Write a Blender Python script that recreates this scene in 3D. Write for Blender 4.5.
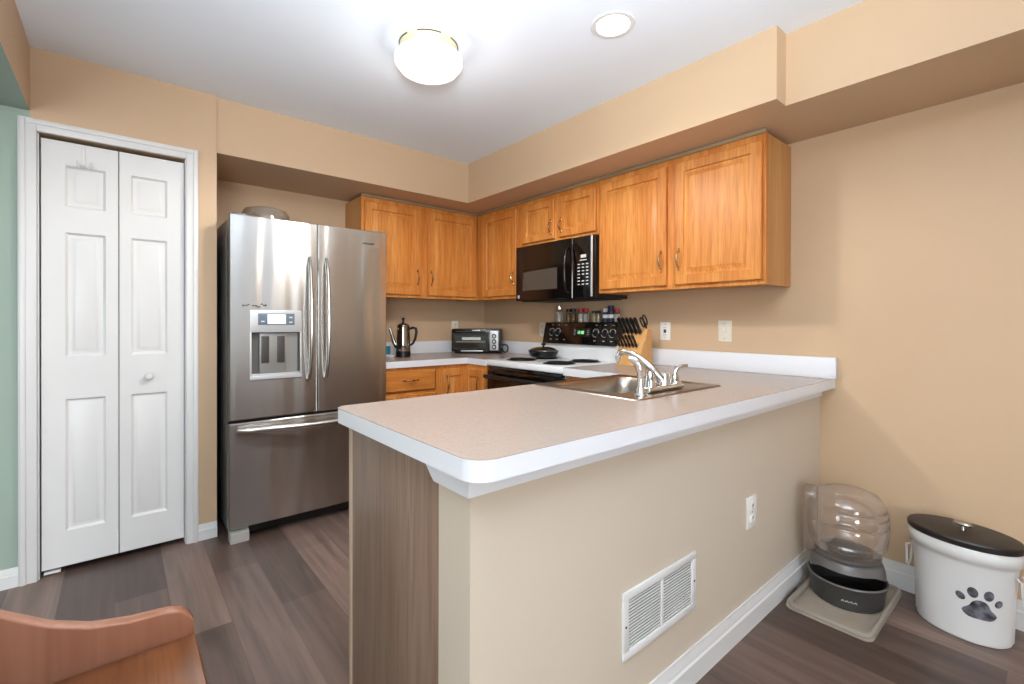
import bpy, bmesh, math, random
from mathutils import Vector, Matrix
PI = math.pi
S = bpy.context.scene
for o in list(bpy.data.objects):
    bpy.data.objects.remove(o, do_unlink=True)
COL = S.collection

# ------------------------------------------------------------------ camera
yaw, pit, rol = math.radians(39.9581), math.radians(-0.256), math.radians(0.1537)
fw = Vector((math.sin(yaw) * math.cos(pit), math.cos(yaw) * math.cos(pit), math.sin(pit)))
rt = Vector((math.cos(yaw), -math.sin(yaw), 0)); up = rt.cross(fw)
r2 = rt * math.cos(rol) + up * math.sin(rol); u2 = -rt * math.sin(rol) + up * math.cos(rol)
cam_d = bpy.data.cameras.new('camera')
cam = bpy.data.objects.new('camera', cam_d); COL.objects.link(cam)
cam.matrix_world = Matrix(((r2.x, u2.x, -fw.x, 0), (r2.y, u2.y, -fw.y, 0), (r2.z, u2.z, -fw.z, 1.187), (0, 0, 0, 1)))
cam_d.sensor_fit = 'HORIZONTAL'; cam_d.sensor_width = 36.0
cam_d.lens = 467.6 / 1024 * 36.0
cam_d.shift_y = -(342 - 323.92) / 1024
cam_d.clip_start = 0.02
S.camera = cam

# ------------------------------------------------------------------ world, lights, exposure
S.view_settings.view_transform = 'Standard'
S.view_settings.look = 'None'
S.view_settings.exposure = 0.06
S.view_settings.gamma = 1.0
S.view_settings.use_curve_mapping = False
w = bpy.data.worlds.new('world'); S.world = w; w.use_nodes = True
bgn = w.node_tree.nodes['Background']
bgn.inputs[0].default_value = (0.90, 0.95, 1.0, 1); bgn.inputs[1].default_value = 1.0

def area_light(name, loc, target, sx, sy, power, color):
    d = bpy.data.lights.new(name, 'AREA'); d.shape = 'RECTANGLE'; d.size = sx; d.size_y = sy
    d.energy = power; d.color = color
    o = bpy.data.objects.new(name, d); COL.objects.link(o); o.location = loc
    o.rotation_euler = (Vector(target) - Vector(loc)).to_track_quat('-Z', 'Y').to_euler()
    return o
# added area lights for daylight fill, beside the glass doors and at the left wall
area_light('rear_daylight_fill', (-1.6, -3.15, 1.3), (-.9, 3, 1.25), 2.2, 1.9, 185, (0.95, 0.97, 1.0))  # added light in front of solid wall, kept clear of the fridge reflection
d = bpy.data.lights.new('ceiling_fill_spot', 'SPOT'); d.energy = 620; d.color = (.84, .92, 1.0); d.spot_size = math.radians(132); d.spot_blend = 1.0; d.shadow_soft_size = .2  # unseen spot added to brighten the ceiling, no lamp stands here
o = bpy.data.objects.new('ceiling_fill_spot', d); COL.objects.link(o); o.location = (-.12, -.2, 1.45); o.rotation_euler = Vector((.40, .55, 1.6)).to_track_quat('-Z', 'Y').to_euler()
area_light('side_daylight_fill', (-3.5, 0.3, 1.4), (2, 0.6, 1.2), 2.2, 1.3, 10, (0.95, 0.98, 1.0))  # fill light added at the unseen left wall opening

# ------------------------------------------------------------------ constants of the room
XB, YA, YD, ZC, ZS = 2.680, 3.615, 3.022, 2.4256, 2.119
XD, XH = 0.408, -0.312           # closet corner, header face
YSA, XSB, YS2, XS2 = 3.04, 2.096, 0.79, 2.194
XL, YBK = -3.6, -3.2

# ------------------------------------------------------------------ materials
def lin(c):
    c /= 255.0
    return c / 12.92 if c <= 0.04045 else ((c + 0.055) / 1.055) ** 2.4
def rgb(r, g, b): return (lin(r), lin(g), lin(b), 1)

def mat(name, col, rough=0.5, metal=0.0, var=0.0, vscale=(4, 4, 4), bump=0.0, bscale=60.0, col2=None, spec=0.5, coat=0.0, detail=4, bstretch=None, rvar=0.0):
    m = bpy.data.materials.new(name); m.use_nodes = True
    nt = m.node_tree; b = nt.nodes['Principled BSDF']
    b.inputs['Base Color'].default_value = col; b.inputs['Roughness'].default_value = rough
    b.inputs['Metallic'].default_value = metal; b.inputs['Specular IOR Level'].default_value = spec
    b.inputs['Coat Weight'].default_value = coat; b.inputs['Coat Roughness'].default_value = 0.15
    tc = nt.nodes.new('ShaderNodeTexCoord')
    if var > 0 or col2:
        mp = nt.nodes.new('ShaderNodeMapping'); mp.inputs['Scale'].default_value = vscale
        nt.links.new(tc.outputs['Object'], mp.inputs[0])
        n = nt.nodes.new('ShaderNodeTexNoise'); n.inputs['Scale'].default_value = 1.0; n.inputs['Detail'].default_value = detail
        nt.links.new(mp.outputs[0], n.inputs['Vector'])
        r = nt.nodes.new('ShaderNodeValToRGB')
        c2 = col2 or tuple(min(1, c * (1 + var)) for c in col[:3]) + (1,)
        c1 = col if col2 else tuple(c * (1 - var) for c in col[:3]) + (1,)
        r.color_ramp.elements[0].position = 0.33; r.color_ramp.elements[0].color = c1
        r.color_ramp.elements[1].position = 0.67; r.color_ramp.elements[1].color = c2
        nt.links.new(n.outputs['Fac'], r.inputs[0]); nt.links.new(r.outputs[0], b.inputs['Base Color'])
    if bump > 0:
        mp = nt.nodes.new('ShaderNodeMapping'); mp.inputs['Scale'].default_value = bstretch or (bscale,) * 3
        nt.links.new(tc.outputs['Object'], mp.inputs[0])
        n = nt.nodes.new('ShaderNodeTexNoise'); n.inputs['Scale'].default_value = 1.0; n.inputs['Detail'].default_value = 3
        nt.links.new(mp.outputs[0], n.inputs['Vector'])
        bp = nt.nodes.new('ShaderNodeBump'); bp.inputs['Strength'].default_value = bump; bp.inputs['Distance'].default_value = 0.01
        nt.links.new(n.outputs['Fac'], bp.inputs['Height']); nt.links.new(bp.outputs[0], b.inputs['Normal'])
        if rvar > 0:
            mr = nt.nodes.new('ShaderNodeMapRange'); mr.inputs['To Min'].default_value = rough - rvar; mr.inputs['To Max'].default_value = rough + rvar
            nt.links.new(n.outputs['Fac'], mr.inputs[0]); nt.links.new(mr.outputs[0], b.inputs['Roughness'])
    return m

def wood(name, c1, c2, c3, axis='Z', rough=0.35, scale=1.0, coat=0.15, ring=0.5):
    """streaky grain running along one object axis"""
    m = bpy.data.materials.new(name); m.use_nodes = True
    nt = m.node_tree; b = nt.nodes['Principled BSDF']; L = nt.links
    b.inputs['Roughness'].default_value = rough; b.inputs['Specular IOR Level'].default_value = .35
    b.inputs['Coat Weight'].default_value = coat * .5; b.inputs['Coat Roughness'].default_value = 0.25
    tc = nt.nodes.new('ShaderNodeTexCoord')
    st = {'Z': (1, 1, .06), 'X': (.06, 1, 1), 'Y': (1, .06, 1)}[axis]
    def noise(k, det, add=(0, 0, 0)):
        mp = nt.nodes.new('ShaderNodeMapping'); mp.inputs['Scale'].default_value = tuple(s * k * scale for s in st); mp.inputs['Location'].default_value = add
        L.new(tc.outputs['Object'], mp.inputs[0])
        n = nt.nodes.new('ShaderNodeTexNoise'); n.inputs['Scale'].default_value = 1; n.inputs['Detail'].default_value = det; n.inputs['Distortion'].default_value = 0.6
        L.new(mp.outputs[0], n.inputs['Vector']); return n
    n1 = noise(14, 3); n2 = noise(90, 5, (3, 1, 2))
    r1 = nt.nodes.new('ShaderNodeValToRGB')
    r1.color_ramp.elements[0].position = .3; r1.color_ramp.elements[0].color = c1
    r1.color_ramp.elements[1].position = .7; r1.color_ramp.elements[1].color = c2
    L.new(n1.outputs['Fac'], r1.inputs[0])
    r2_ = nt.nodes.new('ShaderNodeValToRGB')
    r2_.color_ramp.elements[0].position = .42; r2_.color_ramp.elements[0].color = (0, 0, 0, 1)
    r2_.color_ramp.elements[1].position = .68; r2_.color_ramp.elements[1].color = (ring, ring, ring, 1)
    L.new(n2.outputs['Fac'], r2_.inputs[0])
    mx = nt.nodes.new('ShaderNodeMix'); mx.data_type = 'RGBA'
    L.new(r2_.outputs[0], mx.inputs[0]); L.new(r1.outputs[0], mx.inputs[6]); mx.inputs[7].default_value = c3
    L.new(mx.outputs[2], b.inputs['Base Color'])
    bp = nt.nodes.new('ShaderNodeBump'); bp.inputs['Strength'].default_value = .08; bp.inputs['Distance'].default_value = .003
    L.new(n2.outputs['Fac'], bp.inputs['Height']); L.new(bp.outputs[0], b.inputs['Normal'])
    return m

def emis(name, col, strength):
    m = bpy.data.materials.new(name); m.use_nodes = True
    b = m.node_tree.nodes['Principled BSDF']
    b.inputs['Base Color'].default_value = (.8, .8, .8, 1)
    b.inputs['Emission Color'].default_value = col; b.inputs['Emission Strength'].default_value = strength
    return m

def glassy(name, col, rough, trans=1.0, ior=1.45, alpha=1.0):
    m = bpy.data.materials.new(name); m.use_nodes = True
    b = m.node_tree.nodes['Principled BSDF']
    b.inputs['Base Color'].default_value = col; b.inputs['Roughness'].default_value = rough
    b.inputs['Transmission Weight'].default_value = trans; b.inputs['IOR'].default_value = ior; b.inputs['Alpha'].default_value = alpha
    return m

def floor_mat():
    m = bpy.data.materials.new('vinyl_plank'); m.use_nodes = True
    nt = m.node_tree; b = nt.nodes['Principled BSDF']; L = nt.links
    tc = nt.nodes.new('ShaderNodeTexCoord')
    mp = nt.nodes.new('ShaderNodeMapping'); mp.inputs['Rotation'].default_value = (0, 0, PI / 2); mp.inputs['Location'].default_value = (.9, .02, 0)
    L.new(tc.outputs['Object'], mp.inputs[0])
    br = nt.nodes.new('ShaderNodeTexBrick'); br.offset = 0.37; br.inputs['Scale'].default_value = 1.0
    br.inputs['Brick Width'].default_value = 1.22; br.inputs['Row Height'].default_value = 0.18
    br.inputs['Mortar Size'].default_value = 0.0012; br.inputs['Mortar Smooth'].default_value = 0.2; br.inputs['Bias'].default_value = 0.0
    br.inputs['Color1'].default_value = (0, 0, 0, 1); br.inputs['Color2'].default_value = (1, 1, 1, 1); br.inputs['Mortar'].default_value = (.0, .0, .0, 1)
    L.new(mp.outputs[0], br.inputs['Vector'])
    ramp = nt.nodes.new('ShaderNodeValToRGB')
    ramp.color_ramp.elements[0].color = rgb(80, 64, 57); ramp.color_ramp.elements[1].color = rgb(130, 108, 97)
    e = ramp.color_ramp.elements.new(.5); e.color = rgb(106, 87, 78)
    L.new(br.outputs['Color'], ramp.inputs[0])
    mp2 = nt.nodes.new('ShaderNodeMapping'); mp2.inputs['Scale'].default_value = (26, 1.6, 1)
    L.new(tc.outputs['Object'], mp2.inputs[0])
    n = nt.nodes.new('ShaderNodeTexNoise'); n.inputs['Scale'].default_value = 1; n.inputs['Detail'].default_value = 6; n.inputs['Distortion'].default_value = .8
    L.new(mp2.outputs[0], n.inputs['Vector'])
    r2_ = nt.nodes.new('ShaderNodeValToRGB')
    r2_.color_ramp.elements[0].position = .3; r2_.color_ramp.elements[0].color = (.62, .62, .62, 1)
    r2_.color_ramp.elements[1].position = .7; r2_.color_ramp.elements[1].color = (1.2, 1.2, 1.2, 1)
    L.new(n.outputs['Fac'], r2_.inputs[0])
    mx = nt.nodes.new('ShaderNodeMix'); mx.data_type = 'RGBA'; mx.blend_type = 'MULTIPLY'; mx.inputs[0].default_value = 1
    L.new(ramp.outputs[0], mx.inputs[6]); L.new(r2_.outputs[0], mx.inputs[7])
    L.new(mx.outputs[2], b.inputs['Base Color'])
    mr = nt.nodes.new('ShaderNodeMapRange'); mr.inputs['To Min'].default_value = .28; mr.inputs['To Max'].default_value = .46
    L.new(n.outputs['Fac'], mr.inputs[0]); L.new(mr.outputs[0], b.inputs['Roughness'])
    bp = nt.nodes.new('ShaderNodeBump'); bp.inputs['Strength'].default_value = .12; bp.inputs['Distance'].default_value = .002
    L.new(n.outputs['Fac'], bp.inputs['Height']); L.new(bp.outputs[0], b.inputs['Normal'])
    return m

M = {}
M['tan'] = mat('tan_paint', rgb(201, 172, 140), .55, var=.03, vscale=(1.5,) * 3, bump=.05, bscale=180)
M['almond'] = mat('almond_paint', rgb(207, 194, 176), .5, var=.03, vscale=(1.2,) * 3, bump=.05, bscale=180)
M['green'] = mat('green_paint', rgb(156, 174, 162), .6, var=.03, vscale=(1.5,) * 3, bump=.05, bscale=180)
M['ceil'] = mat('ceiling_paint', rgb(234, 240, 247), .8, bump=.04, bscale=220)
M['white'] = mat('white_paint', rgb(221, 221, 220), .38, var=.015, vscale=(3,) * 3)
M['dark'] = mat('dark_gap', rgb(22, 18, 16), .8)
M['floor'] = floor_mat()
M['oak'] = wood('honey_oak', rgb(192, 114, 44), rgb(222, 152, 78), rgb(160, 90, 36), 'Z', .44, 1.0, .1, .5)
M['oak_h'] = wood('honey_oak_across', rgb(194, 116, 46), rgb(218, 146, 72), rgb(160, 90, 36), 'X', .44, 1.0, .1, .5)
M['oak_trim'] = mat('cabinet_top_trim', rgb(150, 128, 98), .5, var=.1, vscale=(3, 30, 30))
M['oak_side'] = wood('oak_side_veneer', rgb(186, 132, 74), rgb(206, 154, 94), rgb(160, 108, 58), 'Z', .42, .7, .1, .35)
M['panel'] = wood('greyed_wood_veneer', rgb(130, 105, 88), rgb(154, 130, 113), rgb(102, 78, 63), 'Z', .38, .6, .2, .45)
M['chairwood'] = wood('chair_wood', rgb(100, 58, 33), rgb(126, 78, 47), rgb(74, 40, 22), 'Y', .28, .8, .35, .5)
M['chairrail'] = wood('chair_rail_wood', rgb(150, 98, 74), rgb(166, 116, 92), rgb(126, 76, 54), 'Z', .26, .35, .35, .35)
M['block'] = wood('beech_block', rgb(206, 152, 90), rgb(222, 172, 110), rgb(184, 128, 70), 'Z', .45, .8, .05, .25)
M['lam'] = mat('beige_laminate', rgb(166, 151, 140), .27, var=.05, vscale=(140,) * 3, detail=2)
M['lamw'] = mat('white_laminate_edge', rgb(226, 228, 233), .35)
M['steel'] = mat('stainless', rgb(206, 204, 201), .24, 1.0, bump=1.0, bstretch=(8.5, 8.5, .8), bscale=1)
_nt = M['steel'].node_tree; _b = _nt.nodes['Principled BSDF']; _tg = _nt.nodes.new('ShaderNodeTangent'); _tg.direction_type = 'RADIAL'; _tg.axis = 'Z'
_nt.links.new(_tg.outputs[0], _b.inputs['Tangent']); _b.inputs['Anisotropic'].default_value = .9; _b.inputs['Anisotropic Rotation'].default_value = .25
for _n in _nt.nodes:
    if _n.type == 'TEX_NOISE': _n.inputs['Detail'].default_value = 1.0
M['steel_side'] = mat('fridge_side_grey', rgb(120, 122, 124), .45, .4)
M['steel2'] = mat('brushed_steel', rgb(188, 186, 182), .25, 1.0, bump=.05, bstretch=(120, 8, 8))
M['sinksteel'] = mat('sink_steel', rgb(170, 162, 152), .3, 1.0, bump=.04, bstretch=(6, 90, 6))
M['chrome'] = mat('chrome', rgb(225, 225, 226), .07, 1.0)
M['nickel'] = mat('aged_nickel', rgb(206, 176, 132), .2, 1.0)
M['silver'] = mat('silver_plastic', rgb(196, 198, 200), .35, .3)
M['black'] = mat('black_plastic', rgb(18, 18, 19), .35)
M['gloss'] = mat('black_gloss', rgb(9, 9, 10), .1, spec=.6)
M['enamel'] = mat('white_enamel', rgb(232, 235, 238), .18)
M['iron'] = mat('burner_iron', rgb(30, 29, 29), .5, .5)
M['ovenglass'] = mat('oven_glass', rgb(30, 22, 18), .08, spec=.7)
M['mwglass'] = mat('microwave_window', rgb(78, 72, 66), .22, spec=.5, var=.12, vscale=(300,) * 3)
M['greyglass'] = mat('dark_glass', rgb(40, 36, 32), .08, spec=.8)
M['lcd'] = mat('grey_blue_display', rgb(108, 122, 136), .15, spec=.6)
M['lcd_lit'] = emis('display_lit', rgb(190, 205, 222), .55)
M['green_led'] = emis('green_led', (.05, .9, .12, 1), 1.2)
M['mark'] = mat('white_marking', rgb(206, 206, 206), .5)
M['plate'] = mat('ivory_plate', rgb(226, 219, 202), .4)
M['plate_w'] = mat('white_plate', rgb(236, 235, 230), .4)
M['slot'] = mat('outlet_slot', rgb(62, 54, 48), .6)
M['jar'] = glassy('jar_glass', (.95, .95, .93, 1), .05)
M['salt'] = mat('white_salt', rgb(236, 234, 228), .8)
M['spice_tan'] = mat('brown_spice', rgb(150, 118, 82), .8, var=.3, vscale=(300,) * 3)
M['cream'] = mat('pale_spice', rgb(206, 192, 160), .8, var=.2, vscale=(300,) * 3)
M['red'] = mat('red_cap', rgb(186, 40, 44), .4)
M['navy'] = mat('navy_label', rgb(44, 44, 74), .45)
M['label_w'] = mat('white_label', rgb(226, 226, 226), .5)
M['globe'] = emis('lit_glass_globe', (1, .985, .96, 1), 1.15)
M['lamp_lens'] = emis('lit_recessed_lens', (1, .9, .76, 1), 14.0)
M['brass'] = mat('pale_brass', rgb(232, 224, 190), .3, .5)
def thin_clear(name, tint, haze, base):
    m = bpy.data.materials.new(name); m.use_nodes = True
    nt = m.node_tree; L = nt.links; pr = nt.nodes['Principled BSDF']; out = nt.nodes['Material Output']
    pr.inputs['Base Color'].default_value = haze; pr.inputs['Roughness'].default_value = .06
    tr = nt.nodes.new('ShaderNodeBsdfTransparent'); tr.inputs[0].default_value = tint
    gl = nt.nodes.new('ShaderNodeBsdfGlossy'); gl.inputs['Roughness'].default_value = .07
    df = nt.nodes.new('ShaderNodeBsdfDiffuse'); df.inputs[0].default_value = haze
    lw = nt.nodes.new('ShaderNodeLayerWeight'); lw.inputs[0].default_value = .3
    mr = nt.nodes.new('ShaderNodeMapRange'); mr.inputs['To Min'].default_value = base; mr.inputs['To Max'].default_value = base + .35
    L.new(lw.outputs['Facing'], mr.inputs[0])
    mx = nt.nodes.new('ShaderNodeMixShader'); L.new(mr.outputs[0], mx.inputs[0]); L.new(tr.outputs[0], mx.inputs[1]); L.new(df.outputs[0], mx.inputs[2])
    mr2 = nt.nodes.new('ShaderNodeMapRange'); mr2.inputs['To Min'].default_value = .08; mr2.inputs['To Max'].default_value = .5
    L.new(lw.outputs['Facing'], mr2.inputs[0])
    m2 = nt.nodes.new('ShaderNodeMixShader'); L.new(mr2.outputs[0], m2.inputs[0]); L.new(mx.outputs[0], m2.inputs[1]); L.new(gl.outputs[0], m2.inputs[2])
    L.new(m2.outputs[0], out.inputs[0]); return m
M['tank'] = thin_clear('clear_plastic', (.95, .92, .90, 1), rgb(196, 182, 172), .08)
M['smoky'] = thin_clear('smoky_clear', (.90, .86, .83, 1), rgb(176, 160, 148), .07)
M['feeder'] = mat('charcoal_plastic', rgb(60, 58, 57), .38)
M['feeder_l'] = mat('grey_plastic', rgb(98, 94, 91), .32)
M['mat_p'] = mat('taupe_plastic', rgb(158, 145, 130), .5, var=.08, vscale=(9,) * 3)
M['mat_r'] = mat('taupe_rim_plastic', rgb(150, 140, 128), .42)
M['binwhite'] = mat('bin_enamel', rgb(216, 214, 212), .3, var=.02, vscale=(6,) * 3)
M['lid'] = mat('lid_black_wood', rgb(30, 24, 22), .4, bump=.06, bscale=50)
M['paw'] = mat('paw_print', rgb(28, 28, 34), .5, col2=rgb(120, 120, 128), vscale=(38, 38, 38), detail=1)
M['bowl'] = thin_clear('frosted_bowl', (.9, .88, .84, 1), rgb(150, 136, 118), .4)
M['blue'] = mat('blue_plastic', rgb(40, 132, 160), .4)
M['knife'] = mat('knife_handle', rgb(24, 23, 24), .3)
M['pot'] = mat('percolator_steel', rgb(176, 166, 154), .13, 1.0)
M['toaster'] = mat('toaster_black', rgb(22, 20, 20), .25)
M['duct'] = mat('duct_grey', rgb(46, 43, 41), .8)
M['smudge'] = mat('dark_sticker', rgb(40, 40, 44), .6)

# ------------------------------------------------------------------ mesh builder
class MB:
    def __init__(self): self.bm = bmesh.new(); self.M = Matrix.Identity(4)
    def _add(self, tmp, mi=0):
        me = bpy.data.meshes.new('t')
        for f in tmp.faces: f.material_index = mi
        tmp.transform(self.M); tmp.to_mesh(me); tmp.free(); self.bm.from_mesh(me); bpy.data.meshes.remove(me); return self
    def box(self, x0, x1, y0, y1, z0, z1, bev=0, seg=2, mi=0):
        t = bmesh.new(); bmesh.ops.create_cube(t, size=1)
        for v in t.verts: v.co = Vector(((x0 + x1) / 2 + v.co.x * (x1 - x0), (y0 + y1) / 2 + v.co.y * (y1 - y0), (z0 + z1) / 2 + v.co.z * (z1 - z0)))
        if bev > 0: bmesh.ops.bevel(t, geom=t.edges[:], offset=bev, segments=seg, profile=.5, affect='EDGES')
        return self._add(t, mi)
    def prism(self, pts, z0, z1, plane='XY', bev=0, seg=2, mi=0):
        t = bmesh.new()
        def P(a, b, c): return {'XY': (a, b, c), 'XZ': (a, c, b), 'YZ': (c, a, b)}[plane]
        a = [t.verts.new(P(p[0], p[1], z0)) for p in pts]; b = [t.verts.new(P(p[0], p[1], z1)) for p in pts]
        t.faces.new(a); t.faces.new(b); n = len(pts)
        for i in range(n): t.faces.new((a[i], a[(i + 1) % n], b[(i + 1) % n], b[i]))
        bmesh.ops.recalc_face_normals(t, faces=t.faces[:])
        if bev > 0:
            ed = [e for e in t.edges if (e.verts[0] in a) == (e.verts[1] in a)]
            bmesh.ops.bevel(t, geom=ed, offset=bev, segments=seg, profile=.5, affect='EDGES')
        return self._add(t, mi)
    def lathe(self, prof, c=(0, 0, 0), seg=32, sx=1, sy=1, close=False, mi=0, rot=None):
        t = bmesh.new(); rings = []
        R = rot or Matrix.Identity(3)
        for r, z in prof:
            if r < 1e-6: rings.append([t.verts.new(R @ Vector((0, 0, z)) + Vector(c))])
            else: rings.append([t.verts.new(R @ Vector((r * sx * math.cos(2 * PI * i / seg), r * sy * math.sin(2 * PI * i / seg), z)) + Vector(c)) for i in range(seg)])
        for A, B in zip(rings[:-1], rings[1:]):
            for i in range(seg):
                j = (i + 1) % seg
                if len(A) == 1 and len(B) == 1: continue
                if len(A) == 1: t.faces.new((A[0], B[i], B[j]))
                elif len(B) == 1: t.faces.new((A[i], A[j], B[0]))
                else: t.faces.new((A[i], A[j], B[j], B[i]))
        bmesh.ops.recalc_face_normals(t, faces=t.faces[:])
        return self._add(t, mi)
    def tube(self, pts, r, seg=10, mi=0, closed=False, flat=1.0):
        pts = [Vector(p) for p in pts]; n = len(pts)
        rr = r if isinstance(r, (list, tuple)) else [r] * n
        t = bmesh.new(); rings = []; prev = None
        for i, p in enumerate(pts):
            if closed: d = pts[(i + 1) % n] - pts[i - 1]
            else: d = pts[min(i + 1, n - 1)] - pts[max(i - 1, 0)]
            d.normalize()
            if prev is None:
                a = Vector((0, 0, 1)) if abs(d.z) < .9 else Vector((1, 0, 0)); prev = (a - d * a.dot(d)).normalized()
            else:
                q = prev - d * prev.dot(d)
                if q.length > 1e-6: prev = q.normalized()
            b = d.cross(prev)
            rings.append([t.verts.new(p + prev * (rr[i] * math.cos(2 * PI * k / seg)) + b * (rr[i] * flat * math.sin(2 * PI * k / seg))) for k in range(seg)])
        rng = range(n) if closed else range(n - 1)
        for i in rng:
            A, B = rings[i], rings[(i + 1) % n]
            for k in range(seg): t.faces.new((A[k], A[(k + 1) % seg], B[(k + 1) % seg], B[k]))
        if not closed: t.faces.new(rings[0]); t.faces.new(rings[-1])
        bmesh.ops.recalc_face_normals(t, faces=t.faces[:])
        return self._add(t, mi)
    def cyl(self, p0, p1, r, seg=20, r1=None, mi=0): return self.tube([p0, p1], [r, r if r1 is None else r1], seg, mi)
    def quad(self, a, b, c, d, mi=0):
        t = bmesh.new(); t.faces.new([t.verts.new(p) for p in (a, b, c, d)]); return self._add(t, mi)
    def face(self, pts, mi=0):
        t = bmesh.new(); t.faces.new([t.verts.new(p) for p in pts]); return self._add(t, mi)
    def front(self, xs, zs, cells, yf, yb, prof, edge=.003):
        """slab with sculpted front (faces -y): cells {(i,j)} get the inset profile [(inset, depth)]"""
        t = bmesh.new()
        def q(*p): t.faces.new([t.verts.new(v) for v in p])
        for i in range(len(xs) - 1):
            for j in range(len(zs) - 1):
                x0, x1, z0, z1 = xs[i], xs[i + 1], zs[j], zs[j + 1]
                if (i, j) not in cells: q((x0, yf, z0), (x1, yf, z0), (x1, yf, z1), (x0, yf, z1)); continue
                def ring(d, y): return [(x0 + d, yf + y, z0 + d), (x1 - d, yf + y, z0 + d), (x1 - d, yf + y, z1 - d), (x0 + d, yf + y, z1 - d)]
                R = [ring(0, 0)] + [ring(d, y) for d, y in prof]
                for A, B in zip(R[:-1], R[1:]):
                    for k in range(4): q(A[k], A[(k + 1) % 4], B[(k + 1) % 4], B[k])
                if cells[(i, j)]: q(*R[-1])
        x0, x1, z0, z1 = xs[0], xs[-1], zs[0], zs[-1]; e = edge
        A = [(x0, yf, z0), (x1, yf, z0), (x1, yf, z1), (x0, yf, z1)]
        B = [(x0 - e, yf + e, z0 - e), (x1 + e, yf + e, z0 - e), (x1 + e, yf + e, z1 + e), (x0 - e, yf + e, z1 + e)]
        C = [(p[0], yb, p[2]) for p in B]
        for U, V in ((A, B), (B, C)):
            for k in range(4): q(U[k], U[(k + 1) % 4], V[(k + 1) % 4], V[k])
        q(*C)
        bmesh.ops.remove_doubles(t, verts=t.verts[:], dist=1e-5)
        bmesh.ops.recalc_face_normals(t, faces=t.faces[:])
        return self._add(t)
    def build(self, name, m, parent=None, smooth=32, loc=None, rotz=0, label=None):
        me = bpy.data.meshes.new(name); self.bm.to_mesh(me); self.bm.free()
        for mm in (m if isinstance(m, (list, tuple)) else [m]): me.materials.append(mm)
        for p in me.polygons: p.use_smooth = True
        me.set_sharp_from_angle(angle=math.radians(smooth))
        o = bpy.data.objects.new(name, me); COL.objects.link(o)
        if parent: o.parent = parent
        if loc: o.location = loc
        o.rotation_euler = (0, 0, rotz)
        if label: o['label'] = label
        return o

def build_split(b, name, m, parent, **kw):
    """each separate piece of the builder becomes an object of its own"""
    bm = b.bm; seen = set(); out = []
    bm.verts.ensure_lookup_table()
    for v in bm.verts:
        if v in seen: continue
        stack, isl = [v], []
        seen.add(v)
        while stack:
            q = stack.pop(); isl.append(q)
            for e in q.link_edges:
                o_ = e.other_vert(q)
                if o_ not in seen: seen.add(o_); stack.append(o_)
        nb = MB(); mp = {q: nb.bm.verts.new(q.co) for q in isl}
        for f in {f for q in isl for f in q.link_faces}: nb.bm.faces.new([mp[q] for q in f.verts])
        bmesh.ops.recalc_face_normals(nb.bm, faces=nb.bm.faces[:])
        out.append(nb.build(name, m, parent, **kw))
    return out
def thing(name, label, cat, loc=(0, 0, 0), rotz=0, group=None):
    o = bpy.data.objects.new(name, None); COL.objects.link(o)
    o.empty_display_size = .05; o.location = loc; o.rotation_euler = (0, 0, rotz)
    o['label'] = label; o['category'] = cat
    if group: o['group'] = group
    return o
def tag(o, label, cat, group=None):
    o['label'] = label; o['category'] = cat
    if group: o['group'] = group
    return o
def struct(o, label, cat):
    o['kind'] = 'structure'; o['label'] = label; o['category'] = cat; return o
def dup(root, loc, label, rotz=None):
    r = root.copy(); COL.objects.link(r); r.location = loc; r['label'] = label
    if rotz is not None: r.rotation_euler = (0, 0, rotz)
    for ch in list(root.children):
        c = ch.copy(); COL.objects.link(c); c.parent = r
        for g in list(ch.children):
            d = g.copy(); COL.objects.link(d); d.parent = c
    return r
RB = -PI / 2          # things whose front faces -x (on the right wall)
def rnd_poly(x0, x1, y0, y1, r, corners=(1, 1, 1, 1), n=6):
    """rounded rectangle, corners in order x0y0, x1y0, x1y1, x0y1"""
    out = []
    for k, (cx, cy, a) in enumerate(((x0, y0, PI), (x1, y0, 1.5 * PI), (x1, y1, 0), (x0, y1, .5 * PI))):
        rr = r * corners[k]
        if rr == 0: out.append((cx, cy)); continue
        ox = cx + rr if cx == x0 else cx - rr; oy = cy + rr if cy == y0 else cy - rr
        for i in range(n + 1):
            t = a + i / n * PI / 2; out.append((ox + rr * math.cos(t), oy + rr * math.sin(t)))
    return out

# ================================================================== ROOM SHELL
struct(MB().box(XL - .1, XB + .1, YBK - .1, YA + .1, -.1, 0).build('floor', M['floor']), 'dark grey-brown vinyl plank floor', 'floor')
struct(MB().box(XL - .1, XB + .1, YBK - .1, YA + .1, ZC, ZC + .1).build('ceiling', M['ceil']), 'flat white ceiling', 'ceiling')
struct(MB().box(XB, XB + .1, YBK, YA, 0, ZC).build('wall_right', M['tan']), 'tan painted wall behind the stove and dog food bin', 'wall')
struct(MB().box(XD, XB, YA, YA + .1, 0, ZC).build('wall_back', M['tan']), 'tan painted wall behind the refrigerator', 'wall')
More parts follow.
